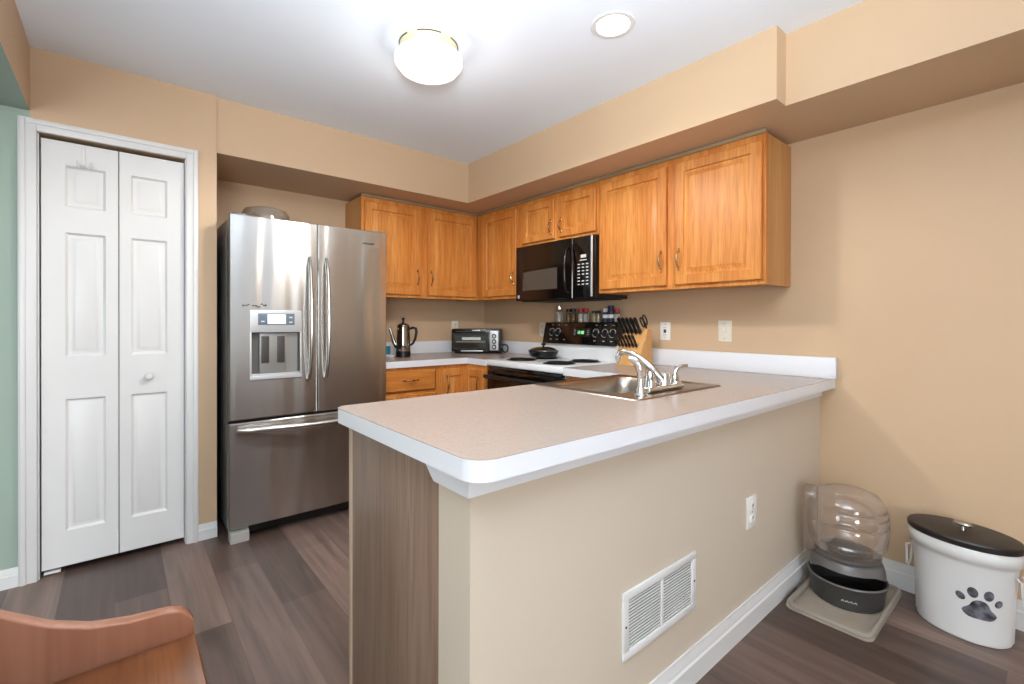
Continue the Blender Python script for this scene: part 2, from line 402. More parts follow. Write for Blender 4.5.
# closet wall with door opening, tan right of the header, green left of it
DX0, DX1, DZ = -.290, .268, 2.045
b = MB()
b.box(DX1, XD, YD, YD + .10, 0, ZC); b.box(XH, DX1, YD, YD + .10, DZ, ZC); b.box(XD - .10, XD, YD + .10, YA + .1, 0, ZC)
struct(b.build('wall_closet', M['tan']), 'tan wall around the closet door', 'wall')
b = MB(); b.box(XL, XH, YD, YD + .10, 0, ZC); b.box(XH, DX0, YD, YD + .1, 0, DZ)
struct(b.build('wall_green', M['green']), 'sage green wall left of the closet door', 'wall')
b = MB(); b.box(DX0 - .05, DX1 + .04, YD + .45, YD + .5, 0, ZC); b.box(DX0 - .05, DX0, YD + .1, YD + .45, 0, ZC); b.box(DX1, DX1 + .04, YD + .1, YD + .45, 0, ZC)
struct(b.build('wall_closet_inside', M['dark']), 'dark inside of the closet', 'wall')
# header beam: tan face, green underside
b = MB(); b.box(XH - .34, XH, YBK, YD, 2.135, ZC)
o = b.build('wall_header', [M['tan'], M['green']])
for p in o.data.polygons:
    if p.normal.z < -.5 or p.normal.x < -.5: p.material_index = 1
struct(o, 'tan header beam with green underside at upper left', 'beam')
# left and rear walls with openings for daylight
b = MB(); b.box(XL - .1, XL, YBK, -.9, 0, ZC); b.box(XL - .1, XL, 1.5, YD, 0, ZC); b.box(XL - .1, XL, -.9, 1.5, 0, .7); b.box(XL - .1, XL, -.9, 1.5, 2.1, ZC)
struct(b.build('wall_left', M['green']), 'sage green wall with an added daylight opening', 'wall')
b = MB(); b.box(XL, .85, YBK - .1, YBK, 0, ZC); b.box(2.15, XB, YBK - .1, YBK, 0, ZC); b.box(.85, 2.15, YBK - .1, YBK, 2.08, ZC) 
struct(b.build('wall_rear', M['tan']), 'tan wall with glass doors behind the camera', 'wall')
b = MB()
for x in (.85, 1.44, 1.50, 2.10): b.box(x, x + .05, YBK - .06, YBK - .02, 0, 2.08)
for z in (0, 2.0): b.box(.90, 2.10, YBK - .055, YBK - .025, z, z + .08)
struct(b.build('door_2', M['white']), 'white framed glass doors behind the camera', 'door')
# soffits
b = MB(); b.box(XD, XB, YSA, YA, ZS, ZC); b.box(XSB, XB, YS2, YSA, ZS, ZC); b.box(XS2, XB, YBK, YS2, ZS, ZC)
bmesh.ops.remove_doubles(b.bm, verts=b.bm.verts[:], dist=1e-5)
struct(b.build('wall_soffit', M['tan']), 'boxed tan soffit above the cabinets', 'soffit')
# peninsula half wall
PX0, PY0, PY1 = .558, .80, .925
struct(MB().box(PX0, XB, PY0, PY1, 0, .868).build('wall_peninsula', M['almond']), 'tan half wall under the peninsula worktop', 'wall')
# baseboards
def baseboard(name, pts, label, hgt=.112, th=.016):
    b = MB()
    for (x0, y0), (x1, y1) in pts:   # wall on the left of the direction of travel
        d = Vector((x1 - x0, y1 - y0)); L = d.length; d.normalize()
        b.M = Matrix.Translation((x0, y0, 0)) @ Matrix.Rotation(math.atan2(d.y, d.x), 4, 'Z')
        b.prism([(0, 0), (-th, 0), (-th, hgt * .62), (-th * .72, hgt * .68), (-th * .72, hgt * .78), (-th * .35, hgt * .92), (-th * .35, hgt), (0, hgt)], 0, L, 'YZ')
    return struct(b.build(name, M['white']), label, 'baseboard')
baseboard('baseboard_peninsula', [((PX0 - .0, PY0), (XB, PY0))], 'white baseboard along the half wall')
baseboard('baseboard_right', [((XB, PY0), (XB, -2.9))], 'white baseboard along the right wall')
baseboard('baseboard_closet', [((.322, YD), (XD, YD))], 'short white baseboard between closet door and refrigerator', .085, .014)
baseboard('baseboard_green', [((XL, YD), (-.35, YD))], 'white baseboard on the green wall', .085, .014)
# closet casing
b = MB()
def casing(x0, x1, z0, z1, inner):
    b.box(x0, x1, YD - .014, YD + .002, z0, z1, .003)
    return b
b.box(-.35, DX0, YD - .018, YD - .0005, 0, 2.10, .003); b.box(DX1, .322, YD - .018, YD - .0005, 0, 2.10, .003)
b.box(DX0, DX1, YD - .0179, YD - .0005, DZ, 2.0999, .003)
b.box(-.345, -.325, YD - .024, YD - .0175, 0, 2.094, .003); b.box(.299, .317, YD - .024, YD - .0175, 0, 2.094, .003); b.box(-.325, .299, YD - .0238, YD - .0175, 2.075, 2.0938, .003)
b.box(DX0, DX0 + .006, YD + .001, YD + .09, 0, DZ); b.box(DX1 - .004, DX1, YD + .001, YD + .09, 0, DZ)
struct(b.build('trim_1', M['white']), 'white casing around the closet door', 'door casing')
# bifold door
door = thing('door_1', 'white six-panel bifold closet door', 'closet door', (0, YD + .014, .02)); door['kind'] = 'structure'
prof = [(.005, .007), (.010, .011), (.018, .011), (.034, .002), (.037, .001)]
for k, (x0, x1, xa, xb) in enumerate(((-.279, -.0065, -.198, -.054), (-.0035, .262, .042, .189))):
    zs = [.012, .175, .797, .997, 1.583, 1.703, 1.898, 2.005]
    MB().front([x0 + .003, xa, xb, x1 - .003], zs, {(1, 1): 1, (1, 3): 1, (1, 5): 1}, 0, .034, prof).build('door_leaf', M['white'], door)
MB().lathe([(0, -.036), (.012, -.035), (.019, -.028), (.019, -.02), (.009, -.012), (.009, 0), (.014, .002), (0, .002)][::-1], (.113, 0, .885), 20, rot=Matrix.Rotation(-PI / 2, 3, 'X')).build('door_knob', M['white'], door)
bracket = MB().box(-.272, -.215, .0, .03, -.012, -.002, .002).build('pivot_bracket', M['white'], door)
hk = thing('over_door_hook', 'small white hook hanging on the left closet door leaf', 'hook', (-.132, YD + .014, 1.925))
MB().box(-.006, .006, -.006, -.0003, 0, .10, .001).build('strap', M['white'], hk)
b = MB()
for s in (-1, 1): b.tube([(s * .004, -.004, .004), (s * .010, -.008, -.008), (s * .016, -.022, -.014), (s * .022, -.032, .004), (s * .023, -.033, .016)], .0045, 8)
build_split(b, 'prong', M['white'], hk)

# ================================================================== CABINET BUILDERS
DPROF = [(.002, .004), (.005, .010), (.011, .011), (.015, .010), (.034, .003), (.036, .0015)]
def cab_door(x0, x1, z0, z1, parent, yf=-.019, m=None, st=.052, grain='oak'):
    return MB().front([x0 + .004, x0 + st, x1 - st, x1 - .004], [z0 + .004, z0 + st, z1 - st, z1 - .004], {(1, 1): 1}, yf, 0, DPROF, .004).build('door', M[grain], parent)
def pull(parent, x, z, yf=-.019, L=.095, horiz=False):
    pts, rad = [], []
    for i in range(13):
        t = i / 12; s = math.sin(PI * t); p = (t - .5) * L
        pts.append((x + p, yf - .004 - .022 * s ** .7, z) if horiz else (x, yf - .004 - .022 * s ** .7, z + p)); rad.append(.0035 + .0035 * s ** 2)
    b = MB().tube(pts, rad, 10)
    for s in (-1, 1):
        c = (x + s * L / 2, yf - .003, z) if horiz else (x, yf - .003, z + s * L / 2)
        b.lathe([(0, -.006), (.006, -.004), (.0085, 0), (.006, .003), (0, .003)], c, 12, rot=Matrix.Rotation(PI / 2, 3, 'X'))
        c2 = (x + s * (L / 2 + .012), yf - .003, z) if horiz else (x, yf - .003, z + s * (L / 2 + .012))
        b.lathe([(0, -.006), (.005, -.003), (.006, 0), (.005, .003), (0, .006)], c2, 10)
    b.build('handle', M['nickel'], parent)
def carcass(t, W, D, H, shelf=True, side='oak_side'):
    b = MB(); th = .016
    b.box(0, th, 0.019, D, 0, H); b.box(W - th, W, 0.019, D, 0, H); b.box(th, W - th, .019, D, 0.012, .012 + th); b.box(th, W - th, .019, D, H - th, H)
    b.box(th, W - th, D - .006, D, .02, H - th)
    if shelf: b.box(th, W - th, .05, D - .006, H * .5, H * .5 + th)
    b.build('body', M[side], t)
def face_frame(t, W, H, openings, z0=0):
    """openings: list of (x0,x1,z0,z1) door openings; frame pieces around them"""
    xs = sorted({0, W} | {o[0] for o in openings} | {o[1] for o in openings}); zs = sorted({z0, H} | {o[2] for o in openings} | {o[3] for o in openings})
    b = MB()
    for i in range(len(xs) - 1):
        for j in range(len(zs) - 1):
            cx, cz = (xs[i] + xs[i + 1]) / 2, (zs[j] + zs[j + 1]) / 2
            if any(o[0] < cx < o[1] and o[2] < cz < o[3] for o in openings): continue
            b.box(xs[i], xs[i + 1], 0, .019, zs[j], zs[j + 1])
    bmesh.ops.remove_doubles(b.bm, verts=b.bm.verts[:], dist=1e-5)
    b.build('face_frame', M['oak'], t)

ZU, ZT = 1.372, 2.098
HU = ZT - ZU
# upper cabinet on the back wall
W = 2.370 - 1.338
t = thing('wall_cabinet', 'honey oak two-door wall cabinet above the percolator, beside refrigerator', 'cabinet', (1.338, 3.30, ZU), 0, None)
carcass(t, W, YA - 3.30 - .002, HU)
face_frame(t, W, HU, [(.04, .455, .035, HU - .045), (.56, W - .04, .035, HU - .045)])
for (x0, x1, hx) in ((.022, .472, .447), (.542, 1.012, .568)):
    d = cab_door(x0, x1, .022, HU - .034, t); pull(d, hx, .16)
MB().box(0, W, -.012, .012, HU - .001, HU + .019, .002).build('top_trim', M['oak_trim'], t)
# right wall cabinets: local x runs towards the camera
def wall_cab_B(y_hi, y_lo, zb, doors, label, nm='wall_cabinet'):
    W = y_hi - y_lo; H = ZT - zb
    t = thing(nm, label, 'cabinet', (2.370, y_hi, zb), RB)
    carcass(t, W, XB - 2.370 - .002, H, H > .5)
    face_frame(t, W, H, [(x0 + .014, x1 - .014, .035, H - .045) for x0, x1, _ in doors])
    for x0, x1, hx in doors:
        d = cab_door(x0, x1, .022, H - .034, t, st=.052 if H > .5 else .048)
        if hx is not None: pull(d, hx, .16 if H > .5 else .105, L=.095 if H > .5 else .08)
    MB().box(0, W, -.012, .012, H - .001, H + .019, .002).build('top_trim', M['oak_trim'], t)
    return t
wall_cab_B(3.297, 2.742, ZU, [(.097, .532, .506)], 'oak corner wall cabinet left of the black microwave')
wall_cab_B(2.739, 1.957, 1.757, [(.049, .387, .361), (.436, .764, .462)], 'short oak two-door cabinet directly above the black microwave')
wall_cab_B(1.954, .937, ZU, [(.019, .491, .463), (.544, 1.003, .572)], 'large oak two-door wall cabinet right of the black microwave')

# ================================================================== MICROWAVE
W = .750
t = thing('microwave', 'black over-the-range microwave under the short oak cabinet', 'microwave', (2.315, 2.708, 1.345), RB)
MB().box(0, W, .022, XB - 2.315 - .003, 0, .405, .003).build('body', M['black'], t)
b = MB(); b.box(.02, W - .02, .03, .33, -.006, .0, .001)
b.build('underside_grille', M['iron'], t)
dr = MB().front([.003, .075, .44, .572], [.003, .068, .225, .40], {(1, 1): 1}, -.006, .022, [(.003, .002)], .004).build('door', M['gloss'], t)
b = MB(); pts = [(.082, -.0048, .074), (.433, -.0048, .074), (.433, -.0048, .219)] + [(.433 - .351 * i / 10, -.0048, .219 + .0 - .012 * (i / 10) ** 2) for i in range(1, 11)]
b.face(pts).build('window', M['mwglass'], dr)
MB().box(.578, W - .003, -.004, .022, .003, .402, .004).build('control_panel', M['gloss'], t)
b = MB().tube([(.545, -.006, .345), (.543, -.03, .325), (.541, -.042, .26), (.541, -.046, .19), (.541, -.042, .12), (.543, -.03, .055), (.545, -.006, .035)], [.008, .0095, .011, .011, .011, .0095, .008], 12)
b.build('handle', M['gloss'], dr)
b = MB()
rr = random.Random(3)
for i in range(3):
    for j in range(7):
        if (i == 1 and j in (2,)): continue
        x = .622 + i * .036; z = .085 + j * .022
        b.box(x, x + .020, -.0048, -.0036, z, z + .007)
b.box(.64, .70, -.0048, -.0036, .243, .25); b.box(.648, .695, -.0048, -.0036, .262, .282)
build_split(b, 'key', M['mark'], t)
MB().box(W - .016, W - .002, -.0065, .0, .006, .40, .003).build('edge_strip', M['silver'], t)
b = MB().box(.022, .042, -.0072, -.006, .018, .042, .002); b.build('emblem', M['silver'], dr)

# ================================================================== REFRIGERATOR
FX0, FW = .440, .886
t = thing('refrigerator', 'stainless french-door refrigerator with ice dispenser, in the alcove', 'refrigerator', (FX0, 2.85, 0))
MB().box(.008, FW - .008, .075, .735, .035, 1.745, .006).build('body', M['steel_side'], t)
MB().box(.006, FW - .006, .055, .076, .07, 1.74).build('gasket', M['black'], t)
def fridge_panel(name, x0, x1, z0, z1, hole=None):
    xs, zs, c = [x0, x1], [z0, z1], {}
    if hole: xs = [x0, hole[0], hole[1], x1]; zs = [z0, hole[2], hole[3], z1]; c = {(1, 1): 1}
    e = .006
    xs[0] += e; xs[-1] -= e; zs[0] += e; zs[-1] -= e
    return MB().front(xs, zs, c, 0, .055, [(.0005, .048)], e).build(name, [M['steel'], M['silver']], t)
dl = fridge_panel('door', 0, .4505, .655, 1.76, (.103, .356, .885, 1.125))
drr = fridge_panel('door', .4555, FW, .655, 1.76)
fz = fridge_panel('freezer_drawer', 0, FW, .075, .640)
def bar(parent, p, axis, L, x, z, bow=.045):
    pts, rad = [], []
    n = 20
    for i in range(n + 1):
        q = i / n; s = math.sin(PI * q) ** .55; a = (q - .5) * L
        pts.append((x, -.006 - bow * s, z + a) if axis == 'z' else (x + a, -.006 - bow * s, z - .012 * math.sin(PI * q) + .006)); rad.append(.017 if axis == 'z' else .018)
    return MB().tube(pts, rad, 12, flat=.62 if axis == 'z' else 1.0).build('handle', M['steel2'], parent)
bar(dl, 0, 'z', .70, .402, 1.205, .05); bar(drr, 0, 'z', .70, .499, 1.205, .05); bar(fz, 0, 'x', .80, FW / 2, .598, .05)
# dispenser set into the left door
b = MB(); y0 = -.007
b.box(.097, .362, y0, .0, 1.125, 1.248, .003); b.box(.097, .362, y0, .0, .866, .888, .003); b.box(.097, .106, y0, .0, .885, 1.128, .002); b.box(.353, .362, y0, .0, .885, 1.128, .002)
b.build('dispenser_bezel', M['silver'], dl)
MB().box(.104, .355, .03, .045, .886, 1.124).build('dispenser_recess', mat('recess_grey', rgb(92, 90, 88), .45), dl)
b = MB(); b.box(.148, .285, .012, .032, .90, 1.122, .003); b.box(.285, .345, .02, .032, .90, 1.122)
b.build('dispenser_chute', mat('chute_silver', rgb(150, 148, 145), .4, .4), dl)
b = MB(); b.box(.155, .195, .006, .014, .955, 1.105, .003); b.box(.235, .275, .006, .014, .955, 1.105, .003)
build_split(b, 'dispenser_lever', mat('lever_dark', rgb(70, 68, 66), .3), dl)
MB().box(.106, .353, .0, .04, .886, .898, .002).build('drip_tray', M['silver'], dl)
MB().box(.136, .322, y0 - .003, y0, 1.166, 1.230, .002).build('display_panel', M['lcd'], dl)
MB().box(.182, .276, y0 - .0042, y0 - .002, 1.172, 1.225, .001).build('display_screen', M['lcd_lit'], dl)
b = MB()
for (x, z) in ((.293, 1.178), (.293, 1.205), (.15, 1.182)): b.box(x, x + .018, y0 - .0042, y0 - .002, z, z + .007)
build_split(b, 'display_button', M['mark'], dl)
b = MB().box(.725, .80, -.003, .001, 1.673, 1.685, .001); b.box(.73, .795, -.0036, -.001, 1.6765, 1.6815)
b.build('badge', mat('badge_grey', rgb(92, 92, 92), .35, .6), drr)
b = MB()
rr = random.Random(8)
for (x, w) in ((.062, .006), (.075, .012), (.088, .006), (.108, .010), (.120, .014), (.138, .010), (.150, .012), (.163, .012), (.172, .008)):
    z = 1.272 + rr.uniform(-.006, .006) + (x > .14) * .006
    b.tube([(x, -.0015, z), (x + w * .5, -.0015, z + rr.uniform(-.006, .008)), (x + w, -.0015, z + rr.uniform(-.004, .006))], .0022, 6)
build_split(b, 'sticker', M['smudge'], dl)
MB().box(.10, FW - .02, .06, .09, .02, .068).build('kick_grille', M['black'], t)
for x in (.006, FW - .096): MB().prism([(.0, .0), (.0, .05), (.06, .075), (.07, .075), (.07, 0)], x, x + .09, 'YZ', .004).build('foot', mat('foot_grey', rgb(170, 168, 162), .5), t)
b = MB()
for x in (.02, FW - .09): b.box(x, x + .07, .03, .12, 1.745, 1.772, .006)
build_split(b, 'hinge_cover', M['steel_side'], t)
bw = thing('glass_bowl', 'upturned frosted bowl on top of the refrigerator', 'bowl', (.665, 3.08, 1.7455))
MB().lathe([(.125, 0), (.13, .004), (.129, .04), (.125, .075), (.112, .098), (.08, .108), (0, .109), (0, .104), (.078, .103), (.108, .094), (.119, .075), (.123, .04), (.120, 0)], seg=40).build('shell', M['bowl'], bw)
MB().lathe([(.05, .108), (.055, .113), (.05, .115), (.044, .113), (.044, .1085)], seg=32).build('foot_ring', M['bowl'], bw)

# ================================================================== BASE CABINETS (back wall run)
ZCT, SL = .914, .868       # worktop top, slab underside
def drawer_front(parent, x0, x1, z0, z1, m='oak_h'):
    return MB().front([x0 + .006, x0 + .03, x1 - .03, x1 - .006], [z0 + .006, z0 + .028, z1 - .028, z1 - .006], {(1, 1): 1}, -.019, 0, [(.006, -.003), (.01, -.003)], .006).build('drawer', M[m], parent)
t = thing('base_cabinet', 'oak drawer base cabinet under the percolator, beside refrigerator', 'cabinet', (1.338, 2.985, 0))
W = .475
MB().box(0, W, .02, .60, .10, SL - .002).build('body', M['oak_side'], t)
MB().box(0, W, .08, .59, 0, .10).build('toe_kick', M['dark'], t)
face_frame(t, W, SL, [(.03, W - .04, .69, .83), (.03, W - .04, .14, .66)], .1)
d = drawer_front(t, .02, W - .055, .70, .842); pull(d, .225, .775, horiz=True)
d = cab_door(.02, W - .055, .13, .675, t); pull(d, W - .09, .58)
t = thing('base_cabinet', 'oak corner base cabinet with folding door under toaster oven', 'cabinet', (1.815, 2.985, 0))
MB().prism([(0, .02), (.245, .02), (.245, -.262), (.845, -.262), (.845, .60), (0, .60)], .10, SL - .002, 'XY').build('body', M['oak_side'], t)
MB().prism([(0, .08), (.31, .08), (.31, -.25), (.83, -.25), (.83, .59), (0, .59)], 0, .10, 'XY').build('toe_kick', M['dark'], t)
b = MB(); b.box(0, .245, 0, .02, .83, SL); b.box(0, .018, 0, .02, .1, .83); b.box(.0, .245, 0, .02, .1, .135)
b.box(.225, .245, -.262, 0, .83, SL); b.box(.225, .245, -.262, -.246, .1, .83); b.box(.225, .245, -.262, 0, .1, .135)
b.build('face_frame', M['oak'], t)
d = cab_door(.012, .222, .125, .835, t); pull(d, .042, .72, L=.11)
b = MB(); b.M = Matrix.Translation((.2245, -.004, 0)) @ Matrix.Rotation(RB, 4, 'Z')
b.front([.008, .05, .19, .234], [.129, .177, .783, .831], {(1, 1): 1}, -.019, 0, DPROF, .004)
d = b.build('door', M['oak'], t)
b = MB(); b.tube([(.2005, -.205, .66), (.180, -.205, .68), (.178, -.205, .72), (.180, -.205, .76), (.2005, -.205, .78)], .005, 8); b.build('handle', M['nickel'], d)

# corner worktop
t = thing('worktop', 'beige laminate corner worktop under the toaster oven and percolator', 'worktop', (1.338, 2.96, SL))
L0 = [(0, 0), (.692, 0), (.692, -.242), (1.325, -.242), (1.325, .653), (0, .653)]
MB().prism(L0, 0, .044, 'XY').build('edge_band', M['lamw'], t)
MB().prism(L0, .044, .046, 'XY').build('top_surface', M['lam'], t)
b = MB(); b.box(0, 1.306, .634, .653, .046, .148, .002); b.box(1.306, 1.325, -.242, .653, .046, .148, .002)
b.build('backsplash', M['lamw'], t)

# ================================================================== STOVE
SY0, SW = 2.714, .762
t = thing('stove', 'white electric coil stove with black control panel', 'stove', (2.055, SY0, 0), RB)
W = SW - .006
MB().box(.003, W, .02, .615, .03, .875).build('body', M['enamel'], t)
MB().box(.0, SW - .003, -.02, .615, .872, .914, .008, 3).build('cooktop', M['enamel'], t)
od = MB().front([.012, .09, SW - .10, SW - .018], [.19, .33, .66, .835], {(1, 1): 1}, -.02, .02, [(.002, .003)], .006).build('oven_door', M['gloss'], t)
MB().box(.093, SW - .103, -.0185, -.0165, .333, .657).build('oven_window', M['ovenglass'], od)
b = MB(); b.tube([(.06, -.02, .80), (.06, -.058, .80)], .012, 10); b.tube([(SW - .066, -.02, .80), (SW - .066, -.058, .80)], .012, 10)
b.box(.03, SW - .036, -.078, -.052, .785, .815, .009, 3)
b.build('handle', M['black'], od)
MB().box(.012, SW - .018, -.012, .02, .845, .868, .003).build('vent_strip', M['gloss'], t)
MB().box(.012, SW - .018, -.018, .02, .035, .18, .006).build('storage_drawer', M['black'], t)
# backguard
MB().prism([(.53, .914), (.535, 1.025), (.545, 1.03), (.61, 1.03), (.615, .914)], .012, SW - .015, 'YZ', .004).build('backguard', M['enamel'], t)
MB().prism([(.512, 1.022), (.546, 1.180), (.552, 1.185), (.612, 1.185), (.612, 1.022)], .024, SW - .027, 'YZ', .005).build('control_panel', M['gloss'], t)
PN = Vector((0, -.158, .034)).normalized(); RK = Matrix.Rotation(math.atan2(PN.z, -PN.y), 3, 'X')
def on_panel(x, s):   # s: 0 bottom .. 1 top
    return Vector((x, .512 + .034 * s, 1.022 + .158 * s)) + PN * .0006
def rotface(): return Vector((0, 0, 1)).rotation_difference(PN).to_matrix()
RF = rotface()
for x in (.115, .178, .552, .632, .700):
    c = on_panel(x, .55)
    k = MB().lathe([(0, .024), (.016, .023), (.019, .018), (.020, .004), (.026, 0)], c, 20, rot=RF)
    k = k.build('knob', M['black'], t)
    b = MB(); ring = [c + RF @ Vector((.029 * math.cos(a), .029 * math.sin(a), .0005)) for a in [2 * PI * (i + .15) / 26 for i in range(22)]]
    b.tube(ring, .0016, 6); b.tube([c + RF @ Vector((0, .004, .0245)), c + RF @ Vector((0, .017, .0235))], .0018, 6); b.build('dial_marking', M['mark'], k)
MB().prism([(.0, .0), (.0, .02), (.0, .02)], 0, 1) if False else None
b = MB(); b.M = Matrix.Translation(on_panel(.42, .56)) @ RF.to_4x4()
b.box(-.085, .085, -.032, .032, 0, .0015, .0005); b.build('clock_panel', M['black'], t)
# green seven segment clock
b = MB(); b.M = Matrix.Translation(on_panel(.415, .56) + PN * .002) @ RF.to_4x4()
SEG = {'1': 'bc', '2': 'abged', '3': 'abgcd', '0': 'abcdef', '4': 'fgbc', '5': 'afgcd', '8': 'abcdefg', ':': ''}
def digit(ch, x, hgt=.022, wd=.011):
    th = .0026; h2 = hgt / 2
    R = {'a': (0, wd, h2 - th, h2), 'g': (0, wd, -th / 2, th / 2), 'd': (0, wd, -h2, -h2 + th), 'f': (0, th, 0, h2), 'b': (wd - th, wd, 0, h2), 'e': (0, th, -h2, 0), 'c': (wd - th, wd, -h2, 0)}
    if ch == ':':
        for z in (-.005, .005): b.box(x + .003, x + .006, z - .0015, z + .0015, 0, .0006)
        return
    for s in SEG[ch]: x0, x1, z0, z1 = R[s]; b.box(x + x0, x + x1, z0, z1, 0, .0006)
for ch, x in zip('12:30', (-.036, -.020, -.008, .001, .017)): digit(ch, x)
build_split(b, 'clock_digit', M['green_led'], t)
b = MB(); b.M = Matrix.Translation(on_panel(.42, .56) + PN * .0018) @ RF.to_4x4()
for x in (-.066, .062):
    for z in (-.014, .002, .016): b.box(x - .006, x + .008, z - .002, z + .002, 0, .0006)
build_split(b, 'panel_button', M['mark'], t)
b = MB()
for x in (.115, .178, .552, .632, .700, .255):
    for s in (.9, .2):
        b.M = Matrix.Translation(on_panel(x, s)) @ RF.to_4x4(); b.box(-.010, .010, -.002, .002, 0, .0006)
build_split(b, 'panel_label', M['mark'], t)
# coil burners: drip pan, coil
for (bx, by, R_) in ((.19, .15, .092), (.19, .40, .075), (.565, .15, .092), (.565, .40, .092)):
    dp = MB().lathe([(0, .9142), (R_ * .9, .9142), (R_ * 1.05, .9165), (R_ * 1.16, .9175), (R_ * 1.18, .9145)], (bx, by, 0), 36).build('drip_pan', M['iron'], t)
    pts = []
    n = 110; turns = 4.2
    for i in range(n + 1):
        q = i / n; a = 2 * PI * turns * q; r = R_ * (.2 + .78 * q); pts.append((bx + r * math.cos(a), by + r * math.sin(a), .921))
    MB().tube(pts, .0052, 7).build('coil', M['iron'], dp)

# ================================================================== FRYING PAN
t = thing('frying_pan', 'black lidded frying pan on the rear stove burner', 'pan', (2.42, 2.522, .9268), math.radians(200))
MB().lathe([(0, 0), (.088, 0), (.098, .006), (.112, .044), (.116, .046), (.113, .048), (.108, .045), (.094, .010), (.086, .005), (0, .005)], seg=36).build('pan_body', M['black'], t)
ld = MB().lathe([(.112, .047), (.112, .051), (.105, .053), (.085, .064), (.05, .073), (0, .076), (0, .073), (.05, .070), (.084, .061), (.104, .05)], seg=36).build('lid', M['steel2'], t)
MB().lathe([(0, .074), (.008, .075), (.008, .084), (.017, .09), (.018, .098), (.012, .103), (0, .104)], seg=20).build('lid_knob', M['black'], ld)
MB().tube([(.112, 0, .038), (.15, 0, .046), (.20, 0, .054), (.205, 0, .055)], [.011, .012, .013, .008], 12, flat=.6).build('handle', M['black'], t)

# ================================================================== PENINSULA
# worktop: hole for the sink, thin beige top over white edge band
SX0, SX1, SYF, SYB = .525, XB, .735, 1.512
HX0, HX1, HY0, HY1 = 1.415, 1.935, 1.085, 1.452     # bowl opening
t = thing('worktop', 'large beige laminate peninsula worktop with white edge and sink', 'worktop', (SX0, SYF, SL))
def slab(z0, z1):
    b = MB(); ox, oy = SX0, SYF
    X = lambda v: v - ox
    Y = lambda v: v - oy
    left = rnd_poly(SX0, HX0, SYF, SYB, .055, (1, 0, 0, .75), 8)
    b.prism([(X(p[0]), Y(p[1])) for p in left], z0, z1)
    b.box(X(HX0), X(HX1), Y(SYF), Y(HY0), z0, z1); b.box(X(HX0), X(HX1), Y(HY1), Y(SYB), z0, z1)
    b.prism([(X(HX1), Y(SYF)), (X(SX1), Y(SYF)), (X(SX1), Y(1.946)), (X(2.03), Y(1.946)), (X(2.03), Y(SYB)), (X(HX1), Y(SYB))], z0, z1)
    bmesh.ops.remove_doubles(b.bm, verts=b.bm.verts[:], dist=1e-5)
    return b
slab(0, .0445).build('edge_band', M['lamw'], t)
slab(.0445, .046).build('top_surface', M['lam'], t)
b = MB(); AX, AY = .548 - SX0, .792 - SYF     # apron under the slab around the half wall
b.box(AX + .0095, SX1 - SX0, AY, AY + .0075, -.045, 0)
b.prism([(AY, -.045), (.925 + .006 - SYF, -.045), (.925 + .016 - SYF, -.038), (.925 + .045 - SYF, -.012), (.925 + .075 - SYF, -.002), (.925 + .075 - SYF, 0), (AY, 0)], AX, AX + .0095, 'YZ')
b.build('apron', M['lamw'], t)
MB().box(2.646 - SX0, SX1 - SX0, -.010, 1.946 - SYF, .046, .148, .003).build('backsplash', M['lamw'], t)
# peninsula base cabinet behind the half wall
t = thing('base_cabinet', 'peninsula base cabinet with greyed wood end panel under the sink', 'cabinet', (.562, PY1 + .001, 0))
W, D = 1.47, 1.46 - PY1
MB().box(0, .018, 0, D - .002, 0, .8675, .001).build('end_panel', M['panel'], t, label='greyed brown wood-grain end panel')
MB().box(-.006, .018, D - .008, D + .008, 0, .8675, .002).build('corner_strip', mat('pale_edge_strip', rgb(176, 154, 134), .45), t)
b = MB(); b.box(W - .018, W, 0, D - .02, .1, .8675); b.box(.018, W - .018, 0, D - .02, .1, .118); b.box(.018, W - .018, 0, .008, .118, .8675)
b.build('body', M['oak_side'], t)
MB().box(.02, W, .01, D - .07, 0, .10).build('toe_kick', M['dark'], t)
b = MB(); b.box(.018, W, D - .02, D - .002, .83, .8675); b.box(.018, W, D - .02, D - .002, .1, .14)
for x in (.018, .47, .95, W - .03): b.box(x, x + .03, D - .02, D - .002, .14, .83)
b.build('face_frame', M['panel'], t)
for x0, x1 in ((.035, .475), (.49, .955), (.97, W - .02)):
    b = MB(); b.M = Matrix.Translation((x0 + x1, D - .002, 0)) @ Matrix.Rotation(PI, 4, 'Z')
    b.front([x0 + .004, x0 + .052, x1 - .052, x1 - .004], [.129, .18, .78, .831], {(1, 1): 1}, -.019, 0, DPROF, .004)
    d = b.build('door', M['panel'], t)
b = MB().tube([(-.02, D + .018, .0), (-.024, D + .012, .016), (-.016, D - .004, .030), (-.004, D - .02, .034)], [.014, .015, .013, .006], 12)
b.build('shoe_molding_end', M['chairrail'], t)
# cabinet right of the stove
t = thing('base_cabinet', 'narrow oak base cabinet between stove and peninsula', 'cabinet', (2.055, 1.944, 0), RB)
W = 1.944 - 1.475
MB().box(0, W, .02, .60, .10, SL - .002).build('body', M['oak_side'], t)
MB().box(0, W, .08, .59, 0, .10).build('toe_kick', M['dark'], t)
face_frame(t, W, SL, [(.03, W - .03, .69, .83), (.03, W - .03, .14, .66)], .1)
d = drawer_front(t, .02, W - .02, .70, .842); pull(d, W / 2, .775, horiz=True)
d = cab_door(.02, W - .02, .13, .675, t); pull(d, W - .05, .58)

